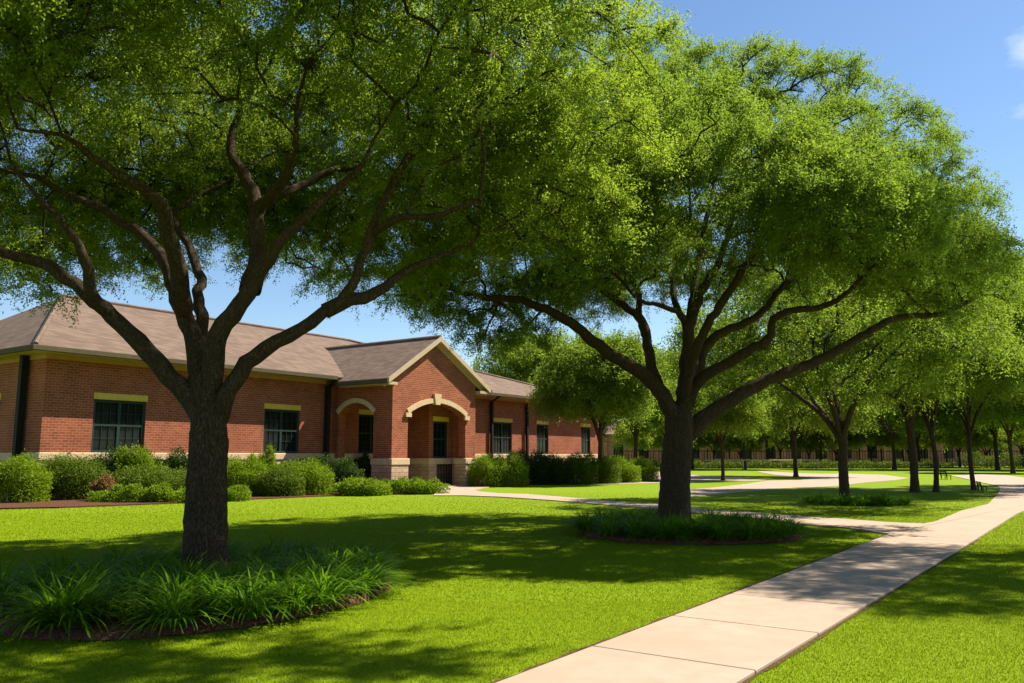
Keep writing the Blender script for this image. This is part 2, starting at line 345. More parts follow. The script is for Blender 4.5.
def build_tree(name, loc, limbs, lobes, seed, per=30, n_each=90, llen=0.06, rc=0.45, label='', group=None, leafm='leaf', branch=True, tip=0.006, rmax=0.06, sub=1.0, twigs=6, droop=0.25):
    """limbs and lobes in the tree's own space (base at 0,0,0)"""
    rng = np.random.default_rng(seed)
    cl, od, li = lobe_clumps(lobes, per, rng)
    ok = cl[:, 2] > 1.9; cl = cl[ok]; od = od[ok]; li = li[ok]
    root = empty(name, loc); tag(root, label, 'tree', group)
    at = cl[rng.uniform(size=len(cl)) < sub]
    ch = grow(limbs, at, rng, tip=tip, rmax=rmax) if branch else limbs
    link(bpy.data.objects.new('trunk', tubes('trunk', ch, M['bark'], rng)), root)
    p, d, nn, le, wi, ti = clump_leaves(cl, od, rc, n_each, llen, rng, twigs=twigs, droop=droop, base=li)
    link(bpy.data.objects.new('crown', leaf_mesh('crown', p, d, nn, le, wi, ti, M[leafm])), root)
    return root

# ------------------------------------------------------------------ ground, paths
mb = MB()
S = 1500
vs = [mb.bm.verts.new(p) for p in ((-S, -S, 0), (S, -S, 0), (S, S, 0), (-S, S, 0))]; mb.bm.faces.new(vs)
tag(mb.build('ground', M['lawn']), kind='structure')
def sheet(name, px, z, m, thick=None, world=False):
    P = [Vector(p) if world else Vector(gp(*p)) for p in px]
    mb = MB(); t = thick or z
    mb.prism([(p.x, p.y, z) for p in P], (0, 0, -t)); return tag(mb.build(name, M[m]), kind='structure')
# main sidewalk: slabs with open joints along D1
def uvp(u, v, z=0): return Vector((*(D1 * u + D2 * v)[:2], z))
pl = gp(560, 660); pr = gp(800, 650)
V_L = (gp(500, 683) @ D2 + gp(890, 536) @ D2) / 2; V_R = (gp(748, 683) @ D2 + gp(1001, 526) @ D2) / 2
U_C = gp(890, 535) @ D1
j1 = gp(740, 627) @ D1; j2 = gp(672, 662) @ D1; dj = j1 - j2
VR0, VR1, UR0, UR1 = gp(742, 683) @ D2, gp(969.5, 544.5) @ D2, gp(742, 683) @ D1, gp(969.5, 544.5) @ D1
def vr(u): return VR0 + (VR1 - VR0) * (u - UR0) / (UR1 - UR0)
mb = MB(); u = j2 - 3 * dj
while u < U_C - 0.3:
    a = u + 0.006; b = min(u + dj - 0.006, U_C + 0.05)
    q = [uvp(a, V_L, 0.028), uvp(b, V_L, 0.028), uvp(b, vr(b), 0.028), uvp(a, vr(a), 0.028)]
    mb.prism(q, (0, 0, -0.06)); u += dj
tag(mb.build('sidewalk', M['concrete'], bevel=0.006), kind='structure')
print('sidewalk v', V_L, V_R, 'dj', dj, 'uc', U_C)
# thin bare soil line where the lawn is edged along the walk
rng = np.random.default_rng(3)
u0 = j2 - 3 * dj; us = np.linspace(u0, U_C, 90)
mb = MB()
A = [uvp(q, V_L + 0.05 + 0.045 * rng.uniform(), 0.007) for q in us]; B = [uvp(q, V_L - 0.05, 0.006) for q in us]
av = [mb.bm.verts.new(p) for p in A]; bv = [mb.bm.verts.new(p) for p in B]
for i in range(len(us) - 1): mb.bm.faces.new((av[i], av[i + 1], bv[i + 1], bv[i]))
A = [uvp(q, vr(q) - 0.02 - 0.03 * rng.uniform(), 0.007) for q in us]; B = [uvp(q, vr(q) + 0.05, 0.006) for q in us]
av = [mb.bm.verts.new(p) for p in A]; bv = [mb.bm.verts.new(p) for p in B]
for i in range(len(us) - 1): mb.bm.faces.new((av[i], av[i + 1], bv[i + 1], bv[i]))
tag(mb.build('soil_edge', M['soil']), kind='structure')
P_WALK = [(891, 535.5), (844, 528.6), (800, 525.2), (740, 518.5), (687, 512.7), (660, 509.6), (603, 505.2), (552, 501), (501, 497.6), (463, 496.2), (433, 496.2), (440, 490), (436, 486.5), (476, 486), (496, 486.6), (484, 488.3), (474, 490.6), (479, 492.2), (497, 493.8), (527, 494.8), (578, 499), (620, 502.4), (659, 505.2), (687, 508.2), (757, 514), (820, 518.6), (844, 520.2), (888, 523.6), (923, 525)]
sheet('entrance_walk', P_WALK + [(925, 526), (910, 530)], 0.031, 'concrete')
P_MAIN = [(891, 535.2), (923, 525), (936, 522.5), (962, 511.5), (988, 505), (996, 497), (1000.5, 489.5), (997, 486), (984, 483.4), (957, 477.2), (949, 475.8), (981, 474.6), (1006, 475.6), (1024, 478), (1060, 483), (1080, 492), (1050, 500)]
pm = [gp(*p) for p in P_MAIN]
e1 = uvp(U_C + 7.0, vr(U_C + 5)); e2 = uvp(U_C, vr(U_C)); e3 = uvp(U_C, V_L)
sheet('park_path', pm + [np.array(e1), np.array(e2), np.array(e3)], 0.027, 'concrete', world=True)
sheet('far_path', [(687, 497), (704, 496), (737, 492.3), (782, 488.8), (820, 487.5), (833, 486.6), (866, 482.7), (894, 480.5), (909, 478.3), (883, 475), (851, 474), (820, 474), (803, 473.6), (760, 471.3), (757, 472), (774, 475), (807, 478), (812, 479), (800, 480.3), (768, 481), (745, 484.5), (714, 488), (687, 490), (672, 490.7), (672, 497.6)], 0.023, 'concrete')
sheet('cross_path', [(768, 480.9), (741, 478), (725, 477), (687, 474.8), (662, 472.2), (649, 473.2), (645, 478), (624, 481), (590, 482.5), (590, 484.8), (662, 483.4), (687, 483), (714, 480.6), (745, 481.2)], 0.019, 'concrete')
# planting bed along the building
bed = [(-60, 511.5), (0, 509.5), (60, 508.3), (110, 506.5), (200, 502.8), (260, 499.5), (320, 496.8), (380, 495.2), (432, 494.2), (440, 491.5), (437, 487)]
bp_ = [gp(*p) for p in bed] + [np.array(uvp(26.9, 23.5)), np.array(uvp(26.9, 26.9)), np.array(uvp(0, 26.9))]
sheet('mulch_bed', bp_, 0.04, 'mulch', world=True)
bp_ = [gp(*p) for p in [(478, 485.9), (520, 485.4), (575, 484.4), (640, 482.5)]] + [np.array(uvp(56, 26.9)), np.array(uvp(31, 26.9)), np.array(uvp(31, 25))]
sheet('hedge_bed', bp_, 0.04, 'mulch', world=True)
T1 = np.array([-3.38, 9.15, 0]); T2 = np.array([3.17, 16.05, 0])
def ring_bed(cx, cy, r, asp, seed, name='tree_mulch'):
    rng = np.random.default_rng(seed); n = 64; mb = MB(); rings = []
    wob = 1 + 0.03 * np.sin(np.arange(n) * 2 * math.pi / n * 3 + seed) + 0.012 * rng.normal(size=n)
    for k, z in ((1.0, 0.004), (0.985, 0.05), (0.85, 0.075), (0.5, 0.1)):
        rings.append([mb.bm.verts.new((cx + r * k * wob[i] * math.cos(2 * math.pi * i / n), cy + asp * r * k * wob[i] * math.sin(2 * math.pi * i / n), z + rng.uniform(0, 0.012))) for i in range(n)])
    for a, b in zip(rings, rings[1:]):
        for i in range(n): mb.bm.faces.new((a[i], a[(i + 1) % n], b[(i + 1) % n], b[i]))
    mb.bm.faces.new(rings[-1]); return tag(mb.build(name, M['mulch'], smooth=True), kind='structure')
B1 = (-3.10, 8.60, 1.80, 1.26); B2 = (3.05, 14.9, 1.95, 1.05)
ring_bed(*B1, 1); ring_bed(*B2, 2)

# ------------------------------------------------------------------ brick building
U0, V0 = 12.83, 27.0
def bl(u, v, z): return (u - U0, v - V0, z)
bld = empty('brick_building', uvp(U0, V0), math.pi / 2 - TH)
tag(bld, 'long single storey red brick building with brown hip roof and arched gabled porch', 'building')
UE = 48.6; VB = 39.0; ZT = 4.58; ZS0, ZS1 = 1.20, 1.46
WIN = [(14.45, 16.3, 2), (21.35, 23.15, 2), (36.75, 38.55, 2), (41.1, 42.4, 1), (46.3, 47.5, 1), (26.55, 28.25, 2)]
ZW = 3.22
def cells(mb, us, zs, holes, y0, y1, axis='u', fixed=None):
    for a, b in zip(us, us[1:]):
        for c, d in zip(zs, zs[1:]):
            if any(h[0] <= a + 1e-6 and b <= h[1] + 1e-6 and h[2] <= c + 1e-6 and d <= h[3] + 1e-6 for h in holes): continue
            if axis == 'u': mb.box(bl(a, y0, c), bl(b, y1, d))
            else: mb.box(bl(y0, a, c), bl(y1, b, d))
mb = MB(); hs_ = [(a, b, ZS1, ZW + 0.22) for a, b, _ in WIN]
us = sorted({U0, UE} | {x for h in hs_ for x in h[:2]}); cells(mb, us, [ZS1, ZW + 0.22, ZT], hs_, V0, V0 + 0.3)
hl = [(29.9, 31.6, ZS1, ZW + 0.22), (34.2, 36, ZS1, ZW + 0.22)]
vs_ = sorted({V0 + 0.3, VB} | {x for h in hl for x in h[:2]}); cells(mb, vs_, [ZS1, ZW + 0.22, ZT], hl, U0, U0 + 0.3, axis='v')
mb.box(bl(UE - 0.3, V0 + 0.3, ZS1), bl(UE, VB, ZT)); mb.box(bl(U0 + 0.3, VB - 0.3, ZS1), bl(UE - 0.3, VB, ZT))
mb.build('wall', M['brick'], bld)
mb = MB(); mb.box(bl(U0 - 0.06, V0 - 0.06, ZS0), bl(UE + 0.06, V0 + 0.3, ZS1)).box(bl(U0 - 0.06, V0 + 0.3, ZS0), bl(U0 + 0.3, VB, ZS1)).box(bl(UE - 0.3, V0 + 0.3, ZS0), bl(UE + 0.06, VB, ZS1))
mb.build('stone_band', M['stone'], bld, bevel=0.02)
mb = MB(); mb.box(bl(U0 - 0.02, V0 - 0.02, -0.1), bl(UE + 0.02, V0 + 0.3, ZS0)).box(bl(U0 - 0.02, V0 + 0.3, -0.1), bl(U0 + 0.3, VB, ZS0)).box(bl(UE - 0.3, V0 + 0.3, -0.1), bl(UE + 0.02, VB, ZS0))
mb.build('base_wall', M['ashlar'], bld)
def window(a, b, cols, z0=ZS1, z1=ZW, axis='u', plane=V0, lint=True):
    """dark green window; frame is the part, pane and lintel its sub-parts"""
    def P(s, dpt, z): return bl(s, plane + dpt, z) if axis == 'u' else bl(plane + dpt, s, z)
    f = MB(); t = 0.09
    f.box(P(a, 0.05, z0), P(a + t, 0.17, z1)); f.box(P(b - t, 0.05, z0), P(b, 0.17, z1)); f.box(P(a + t, 0.05, z0), P(b - t, 0.17, z0 + t)); f.box(P(a + t, 0.05, z1 - t), P(b - t, 0.17, z1))
    zm = z0 + (z1 - z0) * 0.52; zs = [(z0 + t, zm - 0.035), (zm + 0.035, z1 - t)]
    f.box(P(a + t, 0.06, zm - 0.035), P(b - t, 0.16, zm + 0.035))
    xs = [a + t]
    for i in range(1, cols):
        xm = a + (b - a) * i / cols; xs += [xm - 0.05, xm + 0.05]
        for c, d in zs: f.box(P(xm - 0.05, 0.055, c), P(xm + 0.05, 0.165, d))
    xs.append(b - t)
    for k in range(0, len(xs), 2):
        l, r_ = xs[k], xs[k + 1]
        for q in range(1, 3):
            xq = l + (r_ - l) * q / 3
            for c, d in zs: f.box(P(xq - 0.008, 0.075, c), P(xq + 0.008, 0.10, d))
        for c, d in zs:
            zq = (c + d) / 2
            for q in range(3):
                l2 = l + (r_ - l) * q / 3 + (0.008 if q else 0); r2 = l + (r_ - l) * (q + 1) / 3 - (0.008 if q < 2 else 0)
                f.box(P(l2, 0.077, zq - 0.008), P(r2, 0.098, zq + 0.008))
    fo = f.build('window', M['frame'], bld)
    p = MB(); p.box(P(a + t - 0.01, 0.115, z0 + t - 0.01), P(b - t + 0.01, 0.135, z1 - t + 0.01)); p.build('pane', M['glass'], fo)
    if lint:
        l = MB(); l.box(P(a - 0.03, -0.035, z1 + 0.002), P(b + 0.03, 0.2, z1 + 0.22 - 0.002)); l.build('lintel', M['lintel'], fo, bevel=0.01)
for a, b, c in WIN: window(a, b, c)
for a, b, _, _ in hl: window(a, b, 2, axis='v', plane=U0)
# frieze, soffit, fascia, gutter
mb = MB(); mb.box(bl(U0 - 0.05, V0 - 0.05, ZT - 0.15), bl(25.0, V0 - 0.003, ZT)).box(bl(30.8, V0 - 0.05, ZT - 0.15), bl(UE + 0.05, V0 - 0.003, ZT)).box(bl(U0 - 0.05, V0 - 0.003, ZT - 0.15), bl(U0 - 0.003, VB, ZT))
mb.build('frieze', M['frieze'], bld)
OV = 0.7; E0, E1, F0, F1 = U0 - OV, UE + OV, V0 - OV, VB + OV
ZE = 4.62; RZ = 7.6; RV = (F0 + F1) / 2; RL, RR = 16.1, 31.5
mb = MB(); mb.box(bl(E0, F0, ZT + 0.002), bl(E1, F1, ZE)); mb.build('soffit', M['trim'], bld)
mb = MB()
e = 0.06
for q in ([(E0 - e, F0 - e, ZE + 0.1), (E1 + e, F0 - e, ZE + 0.1), (RR, RV, RZ), (RL, RV, RZ)], [(E0 - e, F1 + e, ZE + 0.1), (E0 - e, F0 - e, ZE + 0.1), (RL, RV, RZ)], [(E1 + e, F0 - e, ZE + 0.1), (E1 + e, F1 + e, ZE + 0.1), (RR, RV, RZ)], [(E1 + e, F1 + e, ZE + 0.1), (E0 - e, F1 + e, ZE + 0.1), (RL, RV, RZ), (RR, RV, RZ)]):
    mb.bm.faces.new([mb.bm.verts.new(bl(*p)) for p in q])
bmesh.ops.remove_doubles(mb.bm, verts=mb.bm.verts[:], dist=0.001)
r_ = bmesh.ops.extrude_face_region(mb.bm, geom=mb.bm.faces[:]); bmesh.ops.translate(mb.bm, verts=[x for x in r_['geom'] if isinstance(x, bmesh.types.BMVert)], vec=(0, 0, -0.06))
roof = mb.build('roof', M['shingle'], bld)
mb = MB()
for a, b in (((E0, F0, 0), (RL, RV, 1)), ((E1, F0, 0), (RR, RV, 1)), ((RL, RV, 1), (RR, RV, 1))):
    pa = bl(a[0], a[1], RZ + 0.02 if a[2] else ZE + 0.12); pb = bl(b[0], b[1], RZ + 0.02); mb.bar(pa, pb, 0.09, 6)
mb.build('ridge_cap', M['shingle'], roof)
def gutter_run(segs, name='gutter'):
    mb = MB()
    for a, b in segs: mb.box(a, b)
    mb.build(name, M['gutter'], bld, bevel=0.015)
gutter_run([(bl(E0 - 0.12, F0 - 0.12, ZE - 0.06), bl(24.45, F0 - 0.003, ZE + 0.11))])
gutter_run([(bl(31.65, F0 - 0.12, ZE - 0.06), bl(E1 + 0.12, F0 - 0.003, ZE + 0.11))])
gutter_run([(bl(E0 - 0.12, F0, ZE - 0.06), bl(E0 - 0.003, F1, ZE + 0.11))])
def downspout(u, v, z1=ZT - 0.02, r=0.07, elbow=None):
    mb = MB(); mb.box(bl(u - r, v - r, 0.02), bl(u + r, v + r, z1))
    if elbow: mb.prism([bl(u - r, v - r, z1), bl(u + r, v - r, z1), bl(u + r + elbow[0], v - r + elbow[1], ZE - 0.05), bl(u - r + elbow[0], v - r + elbow[1], ZE - 0.05)], (0, 0.12, 0))
    mb.build('downspout', M['dark_metal'], bld)
downspout(24.55, V0 - 0.14, r=0.09, z1=4.3, elbow=(0, -0.5))
downspout(36.45, V0 - 0.13, z1=4.3, elbow=(0, -0.5)); downspout(39.9, V0 - 0.13, z1=4.3, elbow=(0, -0.5))
downspout(U0 - 0.17, V0 + 1.1, r=0.105, z1=4.56)
# porch
PU0, PU1, PV, PE, PA = 25.1, 30.72, 23.6, 4.72, 6.42; PM = 27.78
def arc(x0, x1, zs, zt, n=14):
    h = zt - zs; c = (x1 - x0) / 2; R = (c * c + h * h) / (2 * h); a = math.asin(c / R); xm = (x0 + x1) / 2
    return [(xm + R * math.sin(t), zt - R + R * math.cos(t)) for t in np.linspace(-a, a, n)]
def arc_band(pts, w_):
    o = []
    for i, (x, z) in enumerate(pts):
        a = pts[max(i - 1, 0)]; b = pts[min(i + 1, len(pts) - 1)]; tx, tz = b[0] - a[0], b[1] - a[1]; l = math.hypot(tx, tz); o.append((x - tz / l * w_, z + tx / l * w_))
    return list(pts) + o[::-1]
fa = arc(26.06, 29.97, 3.12, 3.66)
mb = MB()
outl = [(PU0, 1.25), (26.06, 1.25)] + fa + [(29.97, 1.25), (PU1, 1.25), (PU1, PE - 0.02), (PM, PA), (PU0, PE)]
mb.prism([bl(x, PV, z) for x, z in outl], (0, 0.4, 0))
sa = arc(24.66, 26.75, 3.15, 3.6)
outl = [(PV + 0.4, 1.25), (24.66, 1.25)] + sa + [(26.75, 1.25), (V0 - 0.003, 1.25), (V0 - 0.003, PE), (PV + 0.4, PE)]
mb.prism([bl(PU0, v, z) for v, z in outl], (0.4, 0, 0))
mb.box(bl(PU1 - 0.4, PV + 0.4, 1.25), bl(PU1, V0 - 0.003, PE))
mb.build('porch_wall', M['brick'], bld)
# porch vestibule with its own window
VV = 24.62
mb = MB(); vw = (28.9, 29.95, 1.25, 2.95 + 0.2)
cells(mb, [28.62, 28.9, 29.95, PU1 - 0.403], [1.25, vw[3], 4.2], [vw], VV, VV + 0.25); mb.box(bl(28.62, VV + 0.25, 1.25), bl(28.9, V0 - 0.003, 4.2))
mb.build('vestibule_wall', M['brick'], bld)
window(28.9, 29.95, 1, 1.25, 2.93, plane=VV)
mb = MB(); mb.box(bl(PU0 + 0.4, PV + 0.4, 4.203), bl(PU1 - 0.403, V0 - 0.005, 4.3)); mb.build('porch_ceiling', M['trim'], bld)
mb = MB(); ped = [(PU0 - 0.05, PV - 0.05, 26.1, 24.7), (PU0 - 0.05, 26.72, PU0 + 0.44, V0 - 0.065), (29.93, PV - 0.05, PU1 + 0.05, 24.2), (PU1 - 0.4, 24.2, PU1 + 0.04, V0 - 0.065)]
for a, c, b_, d in ped:
    mb = MB(); mb.box(bl(a, c, -0.1), bl(b_, d, 0.98)); mb.build('pedestal', M['ashlar'], bld, bevel=0.02)
    mb = MB(); mb.box(bl(a - 0.04, c - 0.04, 0.983), bl(b_ + 0.035, d + 0.02 if d < 26 else d, 1.248)); mb.build('pedestal_cap', M['stone'], bld, bevel=0.02)
mb = MB(); mb.box(bl(28.6, VV - 0.03, -0.1), bl(29.15, VV + 0.22, 0.98)); mb.box(bl(29.15, VV + 0.1, -0.1), bl(PU1 - 0.403, VV + 0.22, 0.98)); mb.box(bl(28.6, VV + 0.22, -0.1), bl(28.88, V0 - 0.065, 0.98)); mb.build('vestibule_base', M['ashlar'], bld)
mb = MB(); mb.box(bl(28.57, VV - 0.06, 0.983), bl(PU1 - 0.42, VV + 0.24, 1.248)); mb.box(bl(28.57, VV + 0.24, 0.983), bl(28.9, V0 - 0.065, 1.248)); mb.build('vestibule_band', M['stone'], bld)
g = MB(); y0 = VV + 0.0
x = 29.2
while x < PU1 - 0.45: g.box(bl(x, y0, 0.12), bl(x + 0.03, y0 + 0.03, 0.93)); x += 0.115
for z in (0.08, 0.93): g.box(bl(29.17, y0 - 0.01, z), bl(PU1 - 0.43, y0 + 0.04, z + 0.045))
g.build('grille', M['dark_metal'], bld)
def arch_trim(poly, key, axis):
    mb = MB()
    if axis == 'u':
        mb.prism([bl(x, PV - 0.07, z) for x, z in poly], (0, 0.12, 0)); k = (key[0], key[1])
        mb.prism([bl(k[0] - 0.15, PV - 0.12, k[1] - 0.08), bl(k[0] + 0.15, PV - 0.12, k[1] - 0.08), bl(k[0] + 0.24, PV - 0.12, k[1] + 0.4), bl(k[0] - 0.24, PV - 0.12, k[1] + 0.4)], (0, 0.19, 0))
        for x_ in (26.02, 30.01): mb.box(bl(x_ - 0.17, PV - 0.1, 2.98), bl(x_ + 0.17, PV - 0.001, 3.16))
    else: mb.prism([bl(PU0 - 0.07, v, z) for v, z in poly], (0.12, 0, 0))
    mb.build('arch_trim', M['stone'], bld)
arch_trim(arc_band(fa, 0.21), (PM + 0.1, 3.66), 'u'); arch_trim(arc_band(sa, 0.2), None, 'v')
ge = 0.28; zr = 0.14; so_ = 0.55; sr_ = 0.75
sl = (PA - PE) / (PM - PU0); sR = (PA - PE) / (PU1 + 0.12 - PM); vb = F0 + (PA - ZE) / ((RZ - ZE) / (RV - F0)) + 1.0
def rz(u): return PA + zr - (sl if u < PM else sR) * abs(u - PM)
mb = MB()
for a, b in ((PU0 - so_, PM), (PM, PU1 + sr_)):
    mb.prism([bl(a, PV - ge, rz(a)), bl(b, PV - ge, rz(b)), bl(b, PV - ge, rz(b) - 0.1), bl(a, PV - ge, rz(a) - 0.1)], (0, vb - PV + ge, 0))
pr_ = mb.build('porch_roof', M['shingle'], bld)
mb = MB(); mb.bar(bl(PM, PV - ge - 0.02, PA + zr + 0.01), bl(PM, vb, PA + zr + 0.01), 0.09, 6); mb.build('ridge_cap', M['shingle'], pr_)
mb = MB()   # rake boards with a lower return
for a, b in ((PU0 - so_ - 0.02, PM), (PM, PU1 + sr_ + 0.02)):
    mb.prism([bl(a, PV - ge - 0.05, rz(a) + 0.02), bl(b, PV - ge - 0.05, rz(b) + 0.02), bl(b, PV - ge - 0.05, rz(b) - 0.2), bl(a, PV - ge - 0.05, rz(a) - 0.2)], (0, 0.048, 0))
    mb.prism([bl(a, PV - ge, rz(a) - 0.103), bl(b, PV - ge, rz(b) - 0.103), bl(b, PV - ge, rz(b) - 0.15), bl(a, PV - ge, rz(a) - 0.15)], (0, ge - 0.003, 0))
    mb.prism([bl(a, PV - 0.06, rz(a) - 0.153), bl(b, PV - 0.06, rz(b) - 0.153), bl(b, PV - 0.06, rz(b) - 0.34), bl(a, PV - 0.06, rz(a) - 0.34)], (0, 0.057, 0))
mb.build('rake_board', M['trim'], bld)
zl = rz(PU0 - so_); zq = rz(PU1 + sr_)
mb = MB(); mb.box(bl(PU0 - so_ - 0.02, PV - ge, zl - 0.26), bl(PU0 - 0.003, F0 - 0.13, zl - 0.14)); mb.build('porch_soffit', M['trim'], bld)
mb = MB(); mb.box(bl(PU1 + 0.003, PV - ge, zq - 0.26), bl(PU1 + sr_ + 0.02, F0 - 0.13, zq - 0.14)); mb.build('porch_soffit', M['trim'], bld)
gutter_run([(bl(PU0 - so_ - 0.14, PV - ge - 0.05, zl - 0.22), bl(PU0 - so_ - 0.023, F0 - 0.13, zl - 0.04))])
gutter_run([(bl(PU1 + sr_ + 0.023, PV - ge - 0.05, zq - 0.22), bl(PU1 + sr_ + 0.14, F0 - 0.13, zq - 0.04))])
mb = MB(); mb.box(bl(PU0 - 0.04, PV + 0.02, PE - 0.36), bl(PU0 - 0.003, V0 - 0.06, PE - 0.18)); mb.build('frieze', M['frieze'], bld)

# ------------------------------------------------------------------ shrubs
def shrub(name, x0, x1, ytop, ybase, m, label, seed, depth=None, group=None, n=None, llen=0.062, cat='shrub', lumpy=0.6, dy=0.0, flatz=1.0):
    b = gp((x0 + x1) / 2, ybase); rng = np.random.default_rng(seed)
    Y = b[1] + dy; k = Y / F
    w_ = (x1 - x0) * k / 2 * 1.36; h = (ybase - ytop) * k * 1.2; dd = depth or w_ * 0.85
    base = b.copy(); base[1] += dd * 0.6 + dy; base[0] *= base[1] / (b[1])
    nl = max(5, int(7 * w_ * dd / 0.5)); nl = min(nl, 34); lob = []
    for i in range(nl):
        a = i * 2.4 + rng.uniform(-0.3, 0.3); q = math.sqrt((i + 0.5) / nl) * 0.72
        lob.append((w_ * q * math.cos(a), dd * q * math.sin(a), h * (0.60 - 0.30 * q * q + rng.uniform(-lumpy, lumpy) * 0.25), h * 0.31))
    s_ = min(w_, dd) * 0.36
    P = []; D = []
    tot = n or int(4600 * (w_ * dd * 3.1 + h * (w_ + dd) * 3) * (0.05 / llen) ** 2 / 2.2); per = tot // nl
    for x, y, z, r in lob:
        d = nrm(rng.normal(size=(per, 3))); q = rng.uniform(0.3, 1, (per, 1)) ** 0.4
        sc = np.array([s_, s_, r]); P.append(np.array([x, y, z]) + d * q * sc * (1 + rng.normal(size=(per, 1)) * 0.16)); D.append(nrm(d + np.array([0, 0, 0.3])))
    # skirt down to the ground
    per2 = tot // 2; a = rng.uniform(0, 2 * math.pi, per2); q = rng.uniform(0.55, 0.98, per2); z = rng.uniform(0.0, 0.62, per2) * h
    P.append(np.stack([w_ * q * np.cos(a), dd * q * np.sin(a), z], 1)); D.append(nrm(np.stack([np.cos(a), np.sin(a), np.full(per2, 0.35)], 1)))
    P = np.concatenate(P); D = np.concatenate(D); ok = P[:, 2] > 0.01; P = P[ok]; D = D[ok]; N = len(P)
    d = nrm(D * 0.8 + rng.normal(size=(N, 3)) * 0.55); nn = nrm(D * 0.6 + rng.normal(size=(N, 3)) * 0.5 + np.array([0, 0, 0.5]))
    me = leaf_mesh(name, P, d, nn, llen * rng.uniform(0.7, 1.3, N), llen * rng.uniform(0.45, 0.65, N), rng.uniform(0, 1, N), M[m])
    o = bpy.data.objects.new(name, me); o.location = base; o.rotation_euler = (0, 0, 0); link(o); tag(o, label, cat, group)
    st = MB()
    for x, y, z, r in lob[:9]: st.bar((x * 0.25, y * 0.25, -0.02), (x, y, z + r * 0.3), 0.02, 5, 0.008)
    st.build('stem', M['bark'], o); return o
SH = [
 ('shrub', -16, 38, 463, 504, 'shrub_lime', 'bright green rounded bush cut by the left edge of the photo', {}),
 ('shrub', 37, 98, 462, 501, 'shrub_green', 'clipped olive green round bush below the brick corner of the building', {}),
 ('small_bush', 94, 112, 478, 502, 'shrub_red', 'small reddish brown bush beside the round olive bush', {}),
 ('shrub', 90, 134, 457, 499, 'shrub_dark', 'dark green bush under the first window at the left', {'depth': 0.8}),
 ('shrub', 115, 158, 456, 499, 'shrub_lime', 'loose upright lime green bush just right of the first window', {'lumpy': 0.9, 'depth': 0.7}),
 ('shrub', 150, 192, 459, 498, 'shrub_dark', 'dark green bush against the wall just left of the big trunk', {'depth': 0.8}),
 ('shrub', 124, 194, 470, 500.5, 'shrub_green', 'spreading mid green bush left of the nearest trunk', {}),
 ('low_shrub', 102, 190, 488, 503.5, 'shrub_lime', 'long low yellow green ground cover left of the nearest trunk', {'depth': 0.45}),
 ('low_shrub', 222, 246, 488, 501.5, 'shrub_lime', 'short low yellow green ground cover right of the nearest trunk', {'depth': 0.45}),
 ('shrub', 222, 268, 464, 497, 'shrub_lime', 'bright bush right behind the nearest trunk', {}),
 ('shrub', 260, 298, 472, 497.5, 'shrub_green', 'mid green bush below the second window', {}),
 ('shrub', 280, 326, 466, 496, 'shrub_lime', 'bright topped bush at the right end of the row below the second window', {}),
 ('shrub', 250, 278, 455, 494, 'shrub_lime', 'small yellow green bush topping the sill of the second window', {'depth': 0.5}),
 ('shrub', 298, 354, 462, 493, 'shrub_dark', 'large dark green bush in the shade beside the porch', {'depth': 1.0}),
 ('low_shrub', 342, 384, 481, 496, 'shrub_lime', 'low leafy bush at the left foot of the porch pier', {'llen': 0.085}),
 ('low_shrub', 382, 440, 481, 494.5, 'shrub_lime', 'wide low leafy bush in front of the porch corner pier', {'llen': 0.085, 'depth': 0.6}),
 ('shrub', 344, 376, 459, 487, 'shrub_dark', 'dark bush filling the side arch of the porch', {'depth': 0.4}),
 ('shrub', 472, 502, 459, 487.3, 'shrub_lime', 'bright green bush just right of the porch', {'lumpy': 0.8, 'depth': 0.8}),
 ('shrub', 494, 524, 460, 487, 'shrub_lime', 'bright green bush beside the dark hedge, second right of the porch', {'lumpy': 0.8, 'depth': 0.8}),
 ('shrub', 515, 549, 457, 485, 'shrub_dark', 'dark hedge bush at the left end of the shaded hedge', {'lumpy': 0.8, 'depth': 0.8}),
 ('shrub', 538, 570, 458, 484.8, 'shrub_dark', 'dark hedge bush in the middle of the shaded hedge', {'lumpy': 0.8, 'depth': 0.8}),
 ('shrub', 559, 593, 458, 484.5, 'shrub_green', 'hedge bush left of the slim tree trunk', {'lumpy': 0.8, 'depth': 0.8}),
 ('shrub', 582, 616, 459, 484, 'shrub_green', 'hedge bush behind the slim tree trunk', {'lumpy': 0.8, 'depth': 0.8}),
 ('shrub', 605, 636, 461, 483, 'shrub_lime', 'sunlit hedge bush right of the slim tree trunk', {'lumpy': 0.8, }),
 ('shrub', 624, 654, 463, 482, 'shrub_lime', 'sunlit bush at the far right end of the hedge', {'lumpy': 0.8, }),
]
for i, (nm, a, b, c, d, mm_, lb, kw) in enumerate(SH): shrub(nm, a, b, c, d, mm_, lb, 100 + i, **kw)

